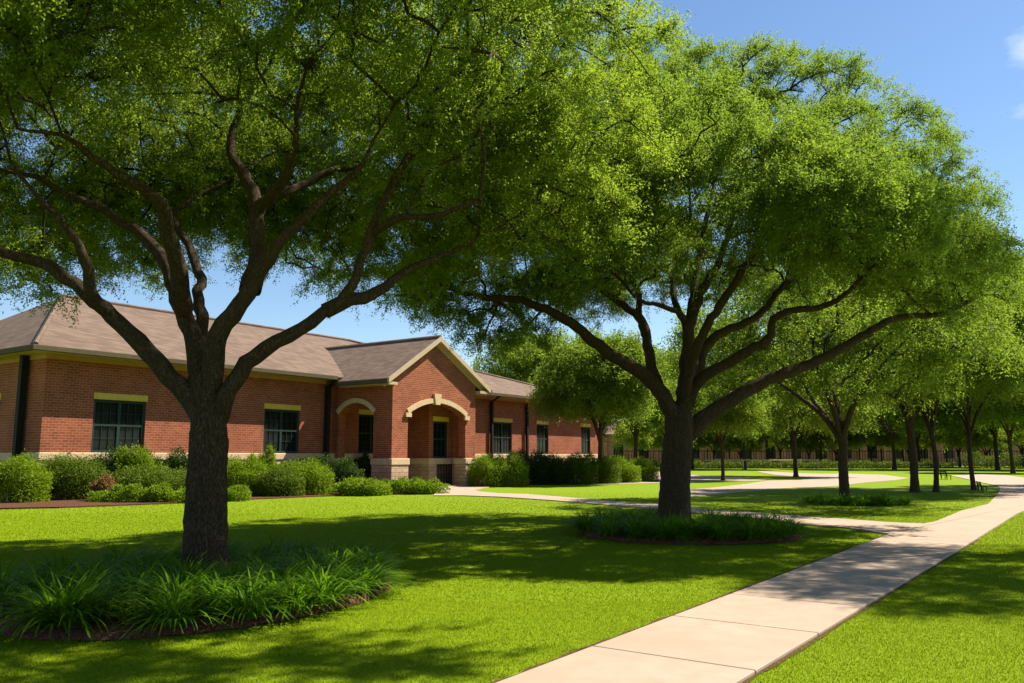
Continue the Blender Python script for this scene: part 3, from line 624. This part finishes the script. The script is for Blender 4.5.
# ------------------------------------------------------------------ strap-leaved clumps round the trees
def strap_clump(seed, n=210, ln=0.66, h=0.42):
    rng = np.random.default_rng(seed); sg = 5; V = np.empty((n, sg + 1, 2, 3)); az = rng.uniform(0, 2 * math.pi, n); rr = rng.uniform(0, 0.13, n)
    L_ = ln * rng.uniform(0.6, 1.15, n); el = np.radians(rng.uniform(38, 86, n)); bend = rng.uniform(0.9, 2.0, n); w0 = rng.uniform(0.008, 0.014, n)
    p = np.stack([rr * np.cos(az), rr * np.sin(az), np.zeros(n)], 1); hd = az + rng.normal(size=n) * 0.35
    for k in range(sg + 1):
        t = k / sg; side = np.stack([-np.sin(hd), np.cos(hd), np.zeros(n)], 1); w_ = w0 * (1 - t ** 2.2) * (0.7 + 0.3 * min(1, t * 4))
        V[:, k, 0] = p + side * w_[:, None]; V[:, k, 1] = p - side * w_[:, None]
        e_ = el - bend * t * 1.25; d = np.stack([np.cos(hd) * np.cos(e_), np.sin(hd) * np.cos(e_), np.sin(e_)], 1); p = p + d * (L_ / sg)[:, None]
    V[..., 2] = np.maximum(V[..., 2], 0.01)
    b = (np.arange(n) * (sg + 1) * 2)[:, None]; q = np.arange(sg)[None, :] * 2
    lp = np.stack([b + q, b + q + 1, b + q + 3, b + q + 2], -1).ravel()
    return np_mesh('strap_clump', V.reshape(-1, 3), 4, lp, M['strap'], np.repeat(rng.uniform(0, 1, n), (sg + 1) * 2), smooth=True)
CL = [strap_clump(500 + i) for i in range(5)]
def plant_bed(cx, cy, r, asp, trunk, rows, label, group, s0=1.0, seed=1, z=0.06):
    rng = np.random.default_rng(seed)
    for rad, n in rows:
        for i in range(n):
            a = 2 * math.pi * (i + 0.3 * rad) / n + rng.uniform(-0.12, 0.12); x = cx + r * rad * math.cos(a); y = cy + asp * r * rad * math.sin(a) 
            if math.hypot(x - trunk[0], y - trunk[1]) < 0.5: continue
            o = bpy.data.objects.new('strap_leaf_plant', CL[int(rng.integers(5))]); o.location = (x, y, z); o.rotation_euler = (0, 0, rng.uniform(0, 6.28))
            s = s0 * rng.uniform(0.85, 1.15); s *= 1.0 if y < cy - 0.45 * r * asp else 0.85; o.scale = (s, s, s * rng.uniform(0.75, 0.95) * (1.0 if y < cy - 0.45 * r * asp else 0.92)); link(o); tag(o, label, 'plant', group)
plant_bed(*B1, T1, [(0.93, 22), (0.58, 14), (0.34, 9), (0.12, 3), (0.76, 17)], 'dark green strap leaved clump in the mulch ring round the nearest, largest tree', 'strap leaved clumps round the nearest tree', 0.92, 11)
plant_bed(*B2, T2, [(0.92, 24), (0.68, 18), (0.40, 11), (0.16, 4)], 'dark green strap leaved clump in the mulch ring round the middle tree beside the walk', 'strap leaved clumps round the middle tree', 0.86, 12)
T3 = gp(845, 503)
plant_bed(T3[0] + 0.25, T3[1] - 0.2, 1.5, 1.0, T3, [(0.85, 13), (0.5, 8)], 'dark green strap leaved clump at the foot of the third tree behind the walk junction', 'strap leaved clumps round the third tree', 0.85, 13, z=0.0)

# ------------------------------------------------------------------ trees
def px_limb(px, tree, dy0, dy1, r0, r1, step=0.12, jit=0.012, rng=np.random.default_rng(5)):
    n = len(px); P = []
    for i, (x, y) in enumerate(px): P.append(yp(x, y, tree[1] + dy0 + (dy1 - dy0) * (i / (n - 1)) ** 0.9) - tree)
    R = np.linspace(1, 0, n) ** 1.15 * (r0 - r1) + r1
    p, r = spline(P, R, step); p[1:-1] += rng.normal(size=p[1:-1].shape) * jit * min(1, r0 / 0.08); return p, r
def trunk(tree, px, r_base, r_top, flare=1.45):
    P = [yp(x, y, tree[1]) - tree for x, y in px]; P[0][2] = -0.08
    z = np.array([p[2] for p in P]); n = len(P); R = r_top + (r_base - r_top) * (1 - np.linspace(0, 1, n)) ** 0.8
    p, r = spline(P, R, 0.08); fl = 1 + (flare - 1) * np.exp(-np.maximum(p[:, 2], 0) / 0.16); return p, r * fl
k1 = T1[1] / F; k2 = T2[1] / F
limbs1 = [trunk(T1, [(205, 580), (206, 520), (208, 460), (209, 425), (206, 400), (203, 375)], 21 * k1, 15 * k1),
 px_limb([(206, 440), (192, 402), (148, 351), (114, 317), (86, 292), (43, 264), (0, 252), (-60, 238)], T1, 0, -0.5, 11 * k1, 4 * k1),
 px_limb([(105, 310), (92, 292), (86, 258), (68, 228), (37, 197), (10, 160)], T1, -0.3, -1.2, 7.5 * k1, 1.1 * k1),
 px_limb([(206, 400), (198, 360), (190, 332), (177, 301), (166, 264), (141, 234), (105, 212), (74, 197), (37, 178), (0, 169), (-40, 150)], T1, 0, 0.8, 11.5 * k1, 1.2 * k1),
 px_limb([(183, 310), (178, 270), (169, 234), (160, 203), (129, 181), (92, 157), (62, 135), (18, 129)], T1, 0.1, -1.8, 10 * k1, 1.1 * k1),
 px_limb([(206, 370), (202, 330), (200, 300), (199, 271), (185, 240), (175, 215), (191, 200), (228, 181), (250, 165)], T1, 0, 2.2, 7.5 * k1, 2.2 * k1),
 px_limb([(209, 410), (212, 369), (218, 336), (240, 304), (261, 271), (277, 246), (314, 209), (344, 181), (362, 165), (380, 130)], T1, 0, -0.9, 12.5 * k1, 1.2 * k1),
 px_limb([(250, 290), (257, 268), (257, 228), (252, 191), (234, 160), (231, 135), (243, 105), (264, 74), (280, 30)], T1, -0.2, 0.9, 11 * k1, 1.2 * k1),
 px_limb([(255, 215), (267, 200), (286, 178), (295, 148), (298, 111), (310, 60)], T1, 0.3, -1.0, 8 * k1, 1.1 * k1),
 px_limb([(258, 208), (271, 197), (295, 188), (326, 172), (363, 165), (400, 140)], T1, 0.3, 1.8, 7 * k1, 2.2 * k1),
 px_limb([(210, 436), (225, 402), (246, 363), (289, 335), (332, 307), (351, 287), (366, 246), (381, 209), (397, 172), (420, 150)], T1, 0, -0.4, 10.5 * k1, 1.2 * k1),
 px_limb([(325, 311), (351, 299), (375, 293), (406, 271), (443, 255), (480, 237), (520, 215)], T1, -0.1, 0.6, 8.5 * k1, 1.1 * k1),
 px_limb([(372, 236), (385, 226), (406, 218), (443, 215), (480, 200)], T1, -0.2, -1.2, 5 * k1, 2 * k1)]
rng = np.random.default_rng(21)
lob1 = dome_lobes(rng, 84, (0.3, 0.2, 5.3), 6.0, 5.3, 4.2, 2.1, 1.25, fill=0.32, zmin=-0.8)
def drop(lobes, tree, boxes, top=None, right=None, thin=0, near=None):
    """keep the openings under the crown clear, keep the crown inside its outline"""
    ok = []
    for x, y, z, r in lobes:
        P = np.array([x, y, z]) + tree - EYEP; yy = P[1] * math.cos(PITCH) + P[2] * math.sin(PITCH); zz = -P[1] * math.sin(PITCH) + P[2] * math.cos(PITCH)
        X = 512 + F * P[0] / yy; Y = 341.5 - F * zz / yy; rp = F * r / yy
        k = yy > 0.5 and not any(a < X + 0.5 * rp and X - 0.5 * rp < b and Y + 0.8 * rp > c for a, b, c in boxes)
        if right and X + 1.15 * rp > right and Y + 1.4 * rp > -10: k = False
        if thin and Y + rp < -30 and (len(ok) * 7919) % 100 < thin: k = False
        if near and P[1] < tree[1] - 0.3 and near[0] < X < near[1] and near[2] < Y + 0.6 * rp and Y < near[3]: k = False
        if top and Y - 1.25 * rp < np.interp(X + 0.5 * rp, *top): k = False
        ok.append(k)
    return lobes[np.array(ok)]
def add_px_lobes(lobes, tree, L_):
    o = []
    for x, y, dy, r in L_: p = yp(x, y, tree[1] + dy) - tree; o.append((*p, r))
    return np.concatenate([lobes, np.array(o)])
lob1 = drop(lob1, T1, [(-200, 90, 318), (90, 260, 300), (260, 420, 305), (420, 700, 310)], right=650, thin=62, near=(40, 470, 90, 400))
SH1 = np.array([(1.5, 7.0, 8.0, 0.9), (2.6, 8.0, 8.2, 0.9), (3.4, 8.6, 8.6, 0.8), (1.2, 8.2, 8.7, 0.8), (2.1, 6.3, 7.7, 0.8), (0.2, 7.6, 8.4, 0.8), (3.0, 7.2, 8.1, 0.8), (4.0, 7.7, 8.3, 0.8), (4.9, 8.1, 8.5, 0.8), (4.2, 8.7, 8.9, 0.75), (5.5, 8.6, 8.8, 0.75), (3.6, 6.7, 8.0, 0.7)]) - np.array([*T1, 0])  # overhead crown lobes out of view, added to shade the near lawn
limbs1.append(spline(np.array([tuple(yp(366, 246, T1[1] - 0.25)), tuple(yp(385, 200, T1[1] - 0.4)), (-0.6, 8.7, 5.6), (0.3, 8.5, 6.6), (1.4, 8.2, 7.3), (2.9, 7.8, 8.0), (4.9, 8.2, 8.5)]) - T1, [0.05, 0.05, 0.046, 0.042, 0.037, 0.03, 0.015], 0.12))
lob1 = np.concatenate([lob1, SH1])
lob1 = add_px_lobes(lob1, T1, [(610, 60, 1.5, 1.0), (560, 40, 1.5, 1.2), (585, 150, 0.5, 1.0), (560, 220, 0.3, 0.9), (500, 130, -0.5, 1.1), (480, 60, -0.5, 1.2), (520, 190, 0.6, 1.0), (390, 40, -1, 1.2), (20, 240, 2, 0.9), (60, 280, 1.5, 0.7), (10, 290, 1, 0.7), (110, 245, 3, 1.0), (300, 250, 3.5, 0.9), (240, 220, 4, 1.0), (150, 60, -1.5, 1.2), (60, 60, -1, 1.2), (260, 60, -1.5, 1.2), (330, 60, -1.5, 1.0), (445, 225, 2.0, 1.0), (390, 255, 3, 0.9), (150, 235, 3.5, 0.9), (195, 215, 3, 0.9), (285, 265, 4, 0.8), (335, 240, 3.5, 0.9), (360, 270, 4, 0.7), (430, 265, 3.5, 0.7), (120, 275, 4, 0.6), (70, 220, 3, 0.9), (240, 170, 3, 1.0), (310, 190, 3, 1.0), (390, 190, 2.5, 1.0), (450, 180, 2, 1.0), (30, 200, 3, 0.9), (180, 150, 2.5, 1.0), (130, 190, 3.5, 0.9), (540, 260, 1.5, 0.7), (500, 250, 2.5, 0.8), (90, 255, 4.5, 0.8), (160, 270, 5, 0.7), (215, 240, 5, 0.9), (265, 230, 5, 0.9), (310, 245, 5, 0.9), (360, 225, 4.5, 0.9), (410, 235, 4, 0.9), (330, 290, 5, 0.6), (385, 290, 4.5, 0.6), (440, 290, 4, 0.6), (50, 250, 4, 0.9), (20, 275, 3.5, 0.8), (120, 220, 5, 0.9), (185, 190, 5, 1.0), (270, 175, 5, 1.0), (330, 125, 4.2, 1.0), (285, 95, 4.5, 1.0), (235, 115, 4.5, 1.0), (365, 150, 4, 1.0), (175, 100, 4.5, 1.0), (115, 150, 4.2, 1.0), (400, 105, 3.5, 1.0), (60, 125, 4, 1.0), (345, 75, 4, 1.0), (215, 60, 4.5, 1.0), (440, 130, 3, 1.0), (120, 80, 4.2, 1.0)])
build_tree('elm_tree', T1, limbs1, lob1, 31, per=60, n_each=246, llen=0.037, rc=0.37, rmax=0.017, sub=0.6, label='largest, nearest spreading shade tree standing left in a ring of strap leaved plants')
limbs2 = [trunk(T2, [(674, 526), (675, 490), (677, 455), (679, 430), (679, 412)], 15.5 * k2, 13.5 * k2),
 px_limb([(676, 440), (672, 414), (659, 390), (640, 372), (609, 353), (577, 327), (546, 309), (514, 299), (477, 296), (440, 285)], T2, 0, -0.8, 9.5 * k2, 2.2 * k2),
 px_limb([(664, 398), (653, 372), (644, 327), (628, 309), (590, 283), (555, 274), (514, 280)], T2, 0, 1.0, 6.5 * k2, 1.8 * k2),
 px_limb([(645, 335), (640, 315), (637, 290), (621, 264), (610, 230)], T2, 0.3, -1.0, 4.5 * k2, 1.5 * k2),
 px_limb([(679, 435), (684, 403), (691, 365), (688, 334), (697, 302), (710, 277), (722, 255), (735, 200), (740, 150)], T2, 0, -0.5, 9 * k2, 1.6 * k2),
 px_limb([(690, 350), (688, 330), (675, 302), (674, 271), (688, 250), (690, 200)], T2, 0, 1.4, 5 * k2, 1.5 * k2),
 px_limb([(688, 330), (681, 315), (659, 305), (640, 300), (610, 270)], T2, 0, -1.4, 3.5 * k2, 1.3 * k2),
 px_limb([(688, 395), (697, 375), (705, 346), (729, 330), (760, 315), (779, 290), (798, 268), (830, 230)], T2, 0, 1.6, 7 * k2, 1.7 * k2),
 px_limb([(686, 405), (702, 378), (735, 359), (766, 340), (779, 315), (823, 306), (845, 295), (880, 260)], T2, 0, -1.6, 6.5 * k2, 1.7 * k2),
 px_limb([(680, 446), (700, 422), (741, 394), (773, 378), (823, 359), (861, 337), (898, 318), (943, 313), (980, 295)], T2, 0, 0.4, 9 * k2, 2 * k2),
 px_limb([(682, 410), (686, 350), (700, 250), (720, 160)], T2, 0, 3.0, 7 * k2, 1.8 * k2),
 px_limb([(682, 410), (700, 340), (760, 240), (800, 150)], T2, 0, -2.6, 6 * k2, 1.8 * k2)]
rng = np.random.default_rng(22)
lob2 = dome_lobes(rng, 72, (0.5, 0.0, 5.3), 5.3, 5.2, 3.3, 1.7, 1.1, fill=0.3, zmin=-0.75)
lob2 = drop(lob2, T2, [(400, 560, 400), (560, 860, 335), (860, 1040, 345)], top=([400, 600, 640, 690, 760, 830, 900, 950, 1000, 1030], [-50, 0, 20, 50, 40, 62, 105, 150, 215, 250]), right=1012)
lob2 = add_px_lobes(lob2, T2, [(520, 345, 1.5, 0.7), (430, 290, 0, 0.9), (500, 250, 0, 1.0), (650, 60, 3, 0.9), (690, 80, 2, 0.9), (620, 110, 2, 1.0), (760, 75, 0, 0.8), (830, 90, 0, 0.8), (900, 140, 0, 0.9), (960, 220, 0, 0.9), (985, 290, 0, 0.8), (930, 320, 0.5, 0.7), (960, 260, -2, 0.9), (890, 230, -3.5, 1.0), (830, 200, -4, 1.1), (760, 180, -4, 1.1), (680, 190, -4, 1.0), (600, 200, -3.5, 1.0), (590, 310, 3, 0.9), (640, 290, 3.5, 0.9), (690, 300, 4, 0.9), (740, 290, 3.5, 0.9), (790, 310, 3, 0.8), (560, 250, 2.5, 1.0), (620, 240, 3, 1.0), (700, 240, 3, 1.0), (780, 250, 3, 1.0), (850, 270, 2.5, 1.0), (900, 280, 1.5, 0.9), (545, 310, 2.5, 0.8), (715, 72, 1.5, 0.75), (735, 110, 0.5, 0.9), (790, 82, 1.0, 0.8), (860, 112, 0.5, 0.85), (925, 160, 0.8, 0.8), (955, 200, 1.0, 0.8), (985, 255, 1.0, 0.75), (1000, 305, 1.0, 0.6), (840, 140, -1.5, 0.9), (900, 185, -1.5, 0.9), (660, 90, 1.0, 0.9), (620, 70, 2.5, 0.9), (640, 130, 1.0, 1.0), (455, 305, -0.3, 0.8), (500, 330, 0.2, 0.7), (415, 290, 0.4, 0.7), (440, 305, 0.5, 0.6), (492, 350, 0.6, 0.5), (450, 322, 0.5, 0.5), (420, 306, 0.5, 0.5), (475, 335, 0.8, 0.45), (760, 130, 1.5, 1.0), (820, 190, 2.0, 1.0), (690, 150, -1, 1.0), (500, 200, -3.6, 0.9), (560, 170, -4.2, 1.0), (680, 130, -4.6, 1.0)])
build_tree('elm_tree', T2, limbs2, lob2, 32, per=60, n_each=204, llen=0.042, rc=0.37, rmax=0.026, sub=0.6, leafm='leaf_mid', label='second largest spreading shade tree, centre right in its own planted ring')
def gen_limbs(rng, h_fork, r0, reach, top, n=6):
    p, r = spline([(0, 0, -0.05), (rng.normal() * 0.03, rng.normal() * 0.03, h_fork * 0.5), (rng.normal() * 0.06, rng.normal() * 0.06, h_fork), (0, 0, h_fork * 1.25)], [r0, r0 * 0.88, r0 * 0.85, r0 * 0.7], 0.1)
    lim = [(p, r * (1 + 0.4 * np.exp(-np.maximum(p[:, 2], 0) / 0.15)))]
    for i in range(n):
        a = 2 * math.pi * (i + rng.uniform(-0.25, 0.25)) / n; k = rng.uniform(0.75, 1.05); tz = h_fork + (top - h_fork) * rng.uniform(0.55, 0.8)
        P = [(0, 0, h_fork * 0.92)] + [(reach * k * q * math.cos(a + 0.3 * math.sin(3 * q + i)), reach * k * q * math.sin(a + 0.3 * math.sin(3 * q + i)), h_fork + (tz - h_fork) * (q ** 0.8)) for q in (0.12, 0.3, 0.55, 0.85)]
        lim.append(spline(P, [r0 * 0.55, r0 * 0.48, r0 * 0.36, r0 * 0.24, r0 * 0.12], 0.15))
    return lim
def gen_tree(name, loc, seed, R, top, bottom, fork, r0, label, per=22, n_each=60, llen=0.1, rc=0.5, nl=40, lr=0.95, group=None, leafm='leaf2', sub=0.5, twigs=5, tip=0.008):
    rng = np.random.default_rng(seed); mid = bottom + (top - bottom) * 0.38
    lob = dome_lobes(rng, nl, (0, 0, mid), R, R, (top - mid) - lr * 0.5, (mid - bottom), lr, fill=0.3, zmin=-0.8)
    return build_tree(name, loc, gen_limbs(rng, fork, r0, R * 0.8, top), lob, seed + 1, per=per, n_each=n_each, llen=llen, rc=rc, label=label, group=group, leafm=leafm, sub=sub, twigs=twigs, tip=tip)
T3 = np.array([T3[0], T3[1], 0])
gen_tree('shade_tree', T3, 41, 4.7, 7.4, 2.5, 1.9, 0.15, 'third tree along the walk, low forked trunk with dark plants at its foot', nl=70, lr=0.95, per=28, n_each=66, llen=0.08)
pa = gen_tree('shade_tree', gp(915, 492.5), 43, 4.5, 9.2, 2.9, 2.6, 0.155, 'thick straight trunked tree right of the third tree', nl=74, lr=1.0, per=26, n_each=60, llen=0.095)
pd = gen_tree('shade_tree', gp(936, 492), 49, 4.3, 9.6, 2.9, 2.3, 0.10, 'forked tree beside the bench, right of the thick straight trunk', nl=70, lr=1.0, per=26, n_each=58, llen=0.095)
pb = gen_tree('shade_tree', gp(600, 483.8), 45, 2.75, 7.4, 2.9, 2.2, 0.125, 'slim tree standing in front of the right end of the brick building', nl=60, lr=1.0, per=26, n_each=64, llen=0.12, rc=0.55)
pc = gen_tree('shade_tree', gp(796, 477), 47, 4.6, 8.4, 2.2, 2.4, 0.145, 'tree with pale straight trunk between the grey paths', nl=64, lr=1.1, per=22, n_each=60, llen=0.15, rc=0.65)
def put(src, loc, rot, s, label, group=None, sz=None):
    o = copy_tree(src); o.location = loc; o.rotation_euler = (0, 0, rot); o.scale = (s, s, sz or s); o['label'] = label
    if group: o['group'] = group
    return o
put(pd, gp(974, 490), 4.0, 0.95, 'slim straight tree standing at the bend of the path', sz=1.0)
put(pb, gp(723, 480.5), 1.3, 0.85, 'thin tree with sunlit trunk on the grass between two grey paths')
put(pb, gp(1013, 473), 2.6, 1.25, 'tree beyond the path bend at the right edge of the photo')
put(pa, np.array([27.0, 36.0, 0]), 0.7, 1.15, 'tree beyond the right edge whose leaves reach into the photo')
gen_tree('shade_tree', (13.1, 13.6, 0), 51, 2.3, 13.2, 9.6, 6.5, 0.17, 'tall tree just off the right edge that shades the walk', nl=24, lr=0.9, per=24, n_each=64, llen=0.09)
GB = ('tree rising behind the right end of the brick building', 'trees behind the right end of the brick building')
GF = ('distant green tree in the background row by the iron fence', 'distant trees in the background row by the fence')
FAR = [(505, 84, 1.35, 0), (548, 76, 1.5, 1), (590, 84, 1.6, 0), (635, 78, 1.35, 1), (690, 86, 1.3, 1), (742, 84, 1.25, 1), (765, 100, 1.45, 0), (818, 99, 1.4, 0), (890, 84, 1.35, 1), (915, 100, 1.45, 0), (966, 97, 1.45, 0), (992, 82, 1.4, 1), (1045, 80, 1.4, 1), (465, 92, 1.3, 0), (1080, 92, 1.4, 0)]
for i, (x, Y, s, k) in enumerate(FAR):
    lb, gr = GB if x < 600 else GF
    put(pc if k else pb, (Y * (x - 512) / F, Y, 0), i * 1.7, s, lb, gr)

pe = gen_tree('young_tree', (21.5, 104, 0), 57, 3.4, 6.2, 1.95, 1.5, 0.11, 'low young tree between the iron fence and the far brick building', nl=40, lr=1.0, per=18, n_each=50, llen=0.17, rc=0.6, leafm='leaf_lit', group='low young trees between the fence and the far building')
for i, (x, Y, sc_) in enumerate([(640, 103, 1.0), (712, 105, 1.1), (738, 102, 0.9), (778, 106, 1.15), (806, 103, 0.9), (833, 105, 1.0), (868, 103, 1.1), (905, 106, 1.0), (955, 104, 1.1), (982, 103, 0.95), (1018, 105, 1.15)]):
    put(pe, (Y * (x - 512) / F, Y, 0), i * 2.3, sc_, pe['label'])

# ------------------------------------------------------------------ background: fence, far building, hedges, bench
YF = 92.0
f = empty('iron_fence', (12, YF, 0)); tag(f, 'black iron picket fence running along the far side of the park', 'fence')
xs = np.arange(0, 62, 2.4); pk = MB(); rl = MB()
for i, x in enumerate(xs):
    p = MB(); p.box((x - 0.06, -0.06, 0), (x + 0.06, 0.06, 2.15)); p.build('post', M['dark_metal'], f)
    if i < len(xs) - 1:
        rl.box((x + 0.06, -0.03, 0.25), (x + 2.34, 0.03, 0.33)); rl.box((x + 0.06, -0.03, 1.85), (x + 2.34, 0.03, 1.93))
        for q in range(1, 8): pk.box((x + q * 0.3 - 0.02, -0.02, 0.33), (x + q * 0.3 + 0.02, 0.02, 1.85))
rl.build('rail', M['dark_metal'], f); pk.build('pickets', M['dark_metal'], f)
M['brick_far'] = brick_mat('weathered_brick', (0.36, 0.15, 0.10), (0.44, 0.20, 0.135), (0.36, 0.22, 0.16), bw=0.4, bh=0.15)
fb = empty('brick_hall', (6, 118, 0)); tag(fb, 'long low red brick building seen between the far trunks behind the fence', 'building')
mb = MB(); n = 24; wd = 3.6; opn = []
us = [0]
for i in range(n): us += [i * wd + 1.2, i * wd + 2.6]; opn.append((i * wd + 1.2, i * wd + 2.6, 1.0, 2.9))
us.append(n * wd)
for a, b in zip(us, us[1:]):
    for c, d in ((0, 1.0), (1.0, 2.9), (2.9, 4.4)):
        if (a, b, c, d) in opn: continue
        mb.box((a, 0, c), (b, 0.3, d))
mb.box((0, 0.3, 0), (n * wd, 10, 4.4)) ; wl = mb.build('wall', M['brick_far'], fb)
for i in range(n + 1):
    q = MB(); q.box((i * wd - 0.25, -0.35, 0), (i * wd + 0.25, -0.003, 4.1)); q.build('pilaster', M['brick_far'], fb)
for a, b, c, d in opn:
    q = MB(); q.box((a, 0.15, c), (b, 0.25, d)); q.build('window', M['glass'], fb)
mb = MB(); mb.prism([(-0.8, -0.8, 4.4), (-0.8, 5.2, 6.6), (-0.8, 11, 4.4)], (n * wd + 1.6, 0, 0)); mb.build('roof', M['shingle'], fb)
def far_hedge(x0, x1, Y, h, label, seed):
    rng = np.random.default_rng(seed); n = int((x1 - x0) * 420); P = np.stack([rng.uniform(x0, x1, n), Y + rng.uniform(-0.6, 0.6, n), rng.uniform(0.02, h, n)], 1); P[:, 2] *= 1 + 0.15 * np.sin(P[:, 0] * 1.7) + 0.1 * np.sin(P[:, 0] * 4.1)
    d = nrm(rng.normal(size=(n, 3)) + np.array([0, -0.3, 0.3])); nn = nrm(rng.normal(size=(n, 3)) + np.array([0, -0.5, 0.6]))
    me = leaf_mesh('hedge', P - np.array([x0, Y, 0]), d, nn, rng.uniform(0.12, 0.22, n), rng.uniform(0.07, 0.12, n), rng.uniform(0, 1, n), M['shrub_green'])
    o = bpy.data.objects.new('hedge', me); o.location = (x0, Y, 0); link(o); tag(o, label, 'hedge')
far_hedge(12, 48, 90.5, 0.75, 'long low dark hedge in front of the iron fence', 61)
far_hedge(48, 66, 88.5, 1.5, 'taller dark hedge at the right end of the fence', 62)
hr = empty('handrail', (18.5, 80, 0)); tag(hr, 'pale horizontal handrail standing between far trunks in front of the fence', 'handrail')
mb = MB(); mb.bar((0, 0, 0.95), (11, 0, 0.95), 0.05, 8); mb.build('rail', M['stone'], hr)
for x in (0.1, 3.7, 7.3, 10.9):
    mb = MB(); mb.bar((x, 0, 0), (x, 0, 0.93), 0.04, 8); mb.build('post', M['stone'], hr)
def bench(loc, rz, label, s=1.0):
    r = empty('park_bench', loc, rz); r.scale = (s, s, s); tag(r, label, 'bench')
    mb = MB()
    for k in range(4): mb.box((-0.75, -0.2 + k * 0.12, 0.43), (0.75, -0.1 + k * 0.12, 0.47))
    mb.build('seat', M['dark_metal'], r, bevel=0.005)
    mb = MB()
    for k in range(3): mb.box((-0.75, 0.27 + k * 0.03, 0.55 + k * 0.13), (0.75, 0.30 + k * 0.03, 0.65 + k * 0.13))
    mb.build('backrest', M['dark_metal'], r, bevel=0.005)
    for sx in (-0.6, 0.6):
        mb = MB(); mb.box((sx - 0.03, -0.2, 0), (sx + 0.03, -0.14, 0.43)); mb.build('leg', M['dark_metal'], r)
        mb = MB(); mb.prism([(sx - 0.03, 0.2, 0), (sx - 0.03, 0.26, 0), (sx - 0.03, 0.42, 0.92), (sx - 0.03, 0.37, 0.92), (sx - 0.03, 0.2, 0.43)], (0.06, 0, 0)); mb.build('leg', M['dark_metal'], r)
bench(gp(946.5, 479.5), 1.57, 'dark bench beside the forked tree at the path bend', 0.52); bench(gp(983, 491), 1.3, 'small dark bench on the grass at the foot of the slim straight tree', 0.4)
bo = MB(); bo.bar((0, 0, 0), (0, 0, 0.75), 0.08, 10).bar((0, 0, 0.75), (0, 0, 0.85), 0.1, 10, 0.05); bo = bo.build('bollard', M['dark_metal']); bo.location = gp(661, 475.5); tag(bo, 'short dark bollard beside the far path left of the middle trunk', 'bollard')

# ------------------------------------------------------------------ lawn blades near the viewer
def inside(P, poly):
    x, y = P[:, 0], P[:, 1]; r = np.zeros(len(P), bool); n = len(poly); j = n - 1
    for i in range(n):
        xi, yi = poly[i][:2]; xj, yj = poly[j][:2]
        c = ((yi > y) != (yj > y)) & (x < (xj - xi) * (y - yi) / (yj - yi + 1e-12) + xi); r ^= c; j = i
    return r
rng = np.random.default_rng(77); PT = []; HT = []; WD = []
for y0, y1, den, h, wdt in ((3.2, 5, 17000, 0.013, 0.0019), (5, 8, 10000, 0.014, 0.0023), (8, 13, 4600, 0.015, 0.0034), (13, 20, 1700, 0.017, 0.0055), (20, 32, 700, 0.018, 0.008)):
    x0, x1 = -y1 * 0.66 - 0.3, y1 * 0.66 + 0.3; n = int((x1 - x0) * (y1 - y0) * den)
    P = np.stack([rng.uniform(x0, x1, n), rng.uniform(y0, y1, n)], 1); ok = np.abs(P[:, 0]) < P[:, 1] * 0.66 + 0.3
    v = P @ D2[:2]; u = P @ D1[:2]; ok &= ~((v < V_L + 0.055 + 0.03 * np.sin(u * 9) * np.sin(u * 3.1)) & (v > vr(u) - 0.01) & (u < U_C + 0.1))
    for cx, cy, r, asp in (B1, B2): ok &= np.hypot(P[:, 0] - cx, (P[:, 1] - cy) / asp) > r * 1.0
    for poly in ([gp(*p) for p in P_WALK], pm + [np.array(e1), np.array(e2), np.array(e3)], [gp(*p) for p in bed] + [np.array(uvp(26.9, 26.9)), np.array(uvp(0, 26.9))]): ok &= ~inside(P, poly)
    ok &= v < 23.4 + 40 * (u > 31)
    ok &= rng.uniform(size=n) < np.clip((32 - P[:, 1]) / 18, 0, 1)
    P = P[ok]; PT.append(P); HT.append(np.full(len(P), h)); WD.append(np.full(len(P), wdt))
PT = np.concatenate(PT); HT = np.concatenate(HT); WD = np.concatenate(WD); n = len(PT)
az = rng.uniform(0, 2 * math.pi, n); ln_ = np.abs(rng.normal(size=n)) * 0.5 + 0.15; hh = HT * rng.uniform(0.6, 1.3, n); ww = WD * rng.uniform(0.7, 1.3, n)
b3 = np.concatenate([PT, np.zeros((n, 1))], 1); sd_ = np.stack([-np.sin(az), np.cos(az), np.zeros(n)], 1) * ww[:, None]
tipv = b3 + np.stack([np.cos(az) * ln_ * hh, np.sin(az) * ln_ * hh, hh], 1)
V = np.stack([b3 - sd_, b3 + sd_, tipv], 1).reshape(-1, 3)
pat = 0.5 + 0.25 * np.sin(PT[:, 0] * 0.9 + 1.3 * np.sin(PT[:, 1] * 0.5)) * np.sin(PT[:, 1] * 0.7 + np.sin(PT[:, 0] * 0.6))
ti = np.clip(pat * 0.6 + rng.uniform(0, 0.45, n), 0, 1)
me = np_mesh('grass', V, 3, np.arange(n * 3), M['grass'], np.repeat(ti, 3))
tag(link(bpy.data.objects.new('grass', me)), 'short mown green lawn grass', None, None, 'stuff')
print('blades', n, 'objects', len(bpy.data.objects))
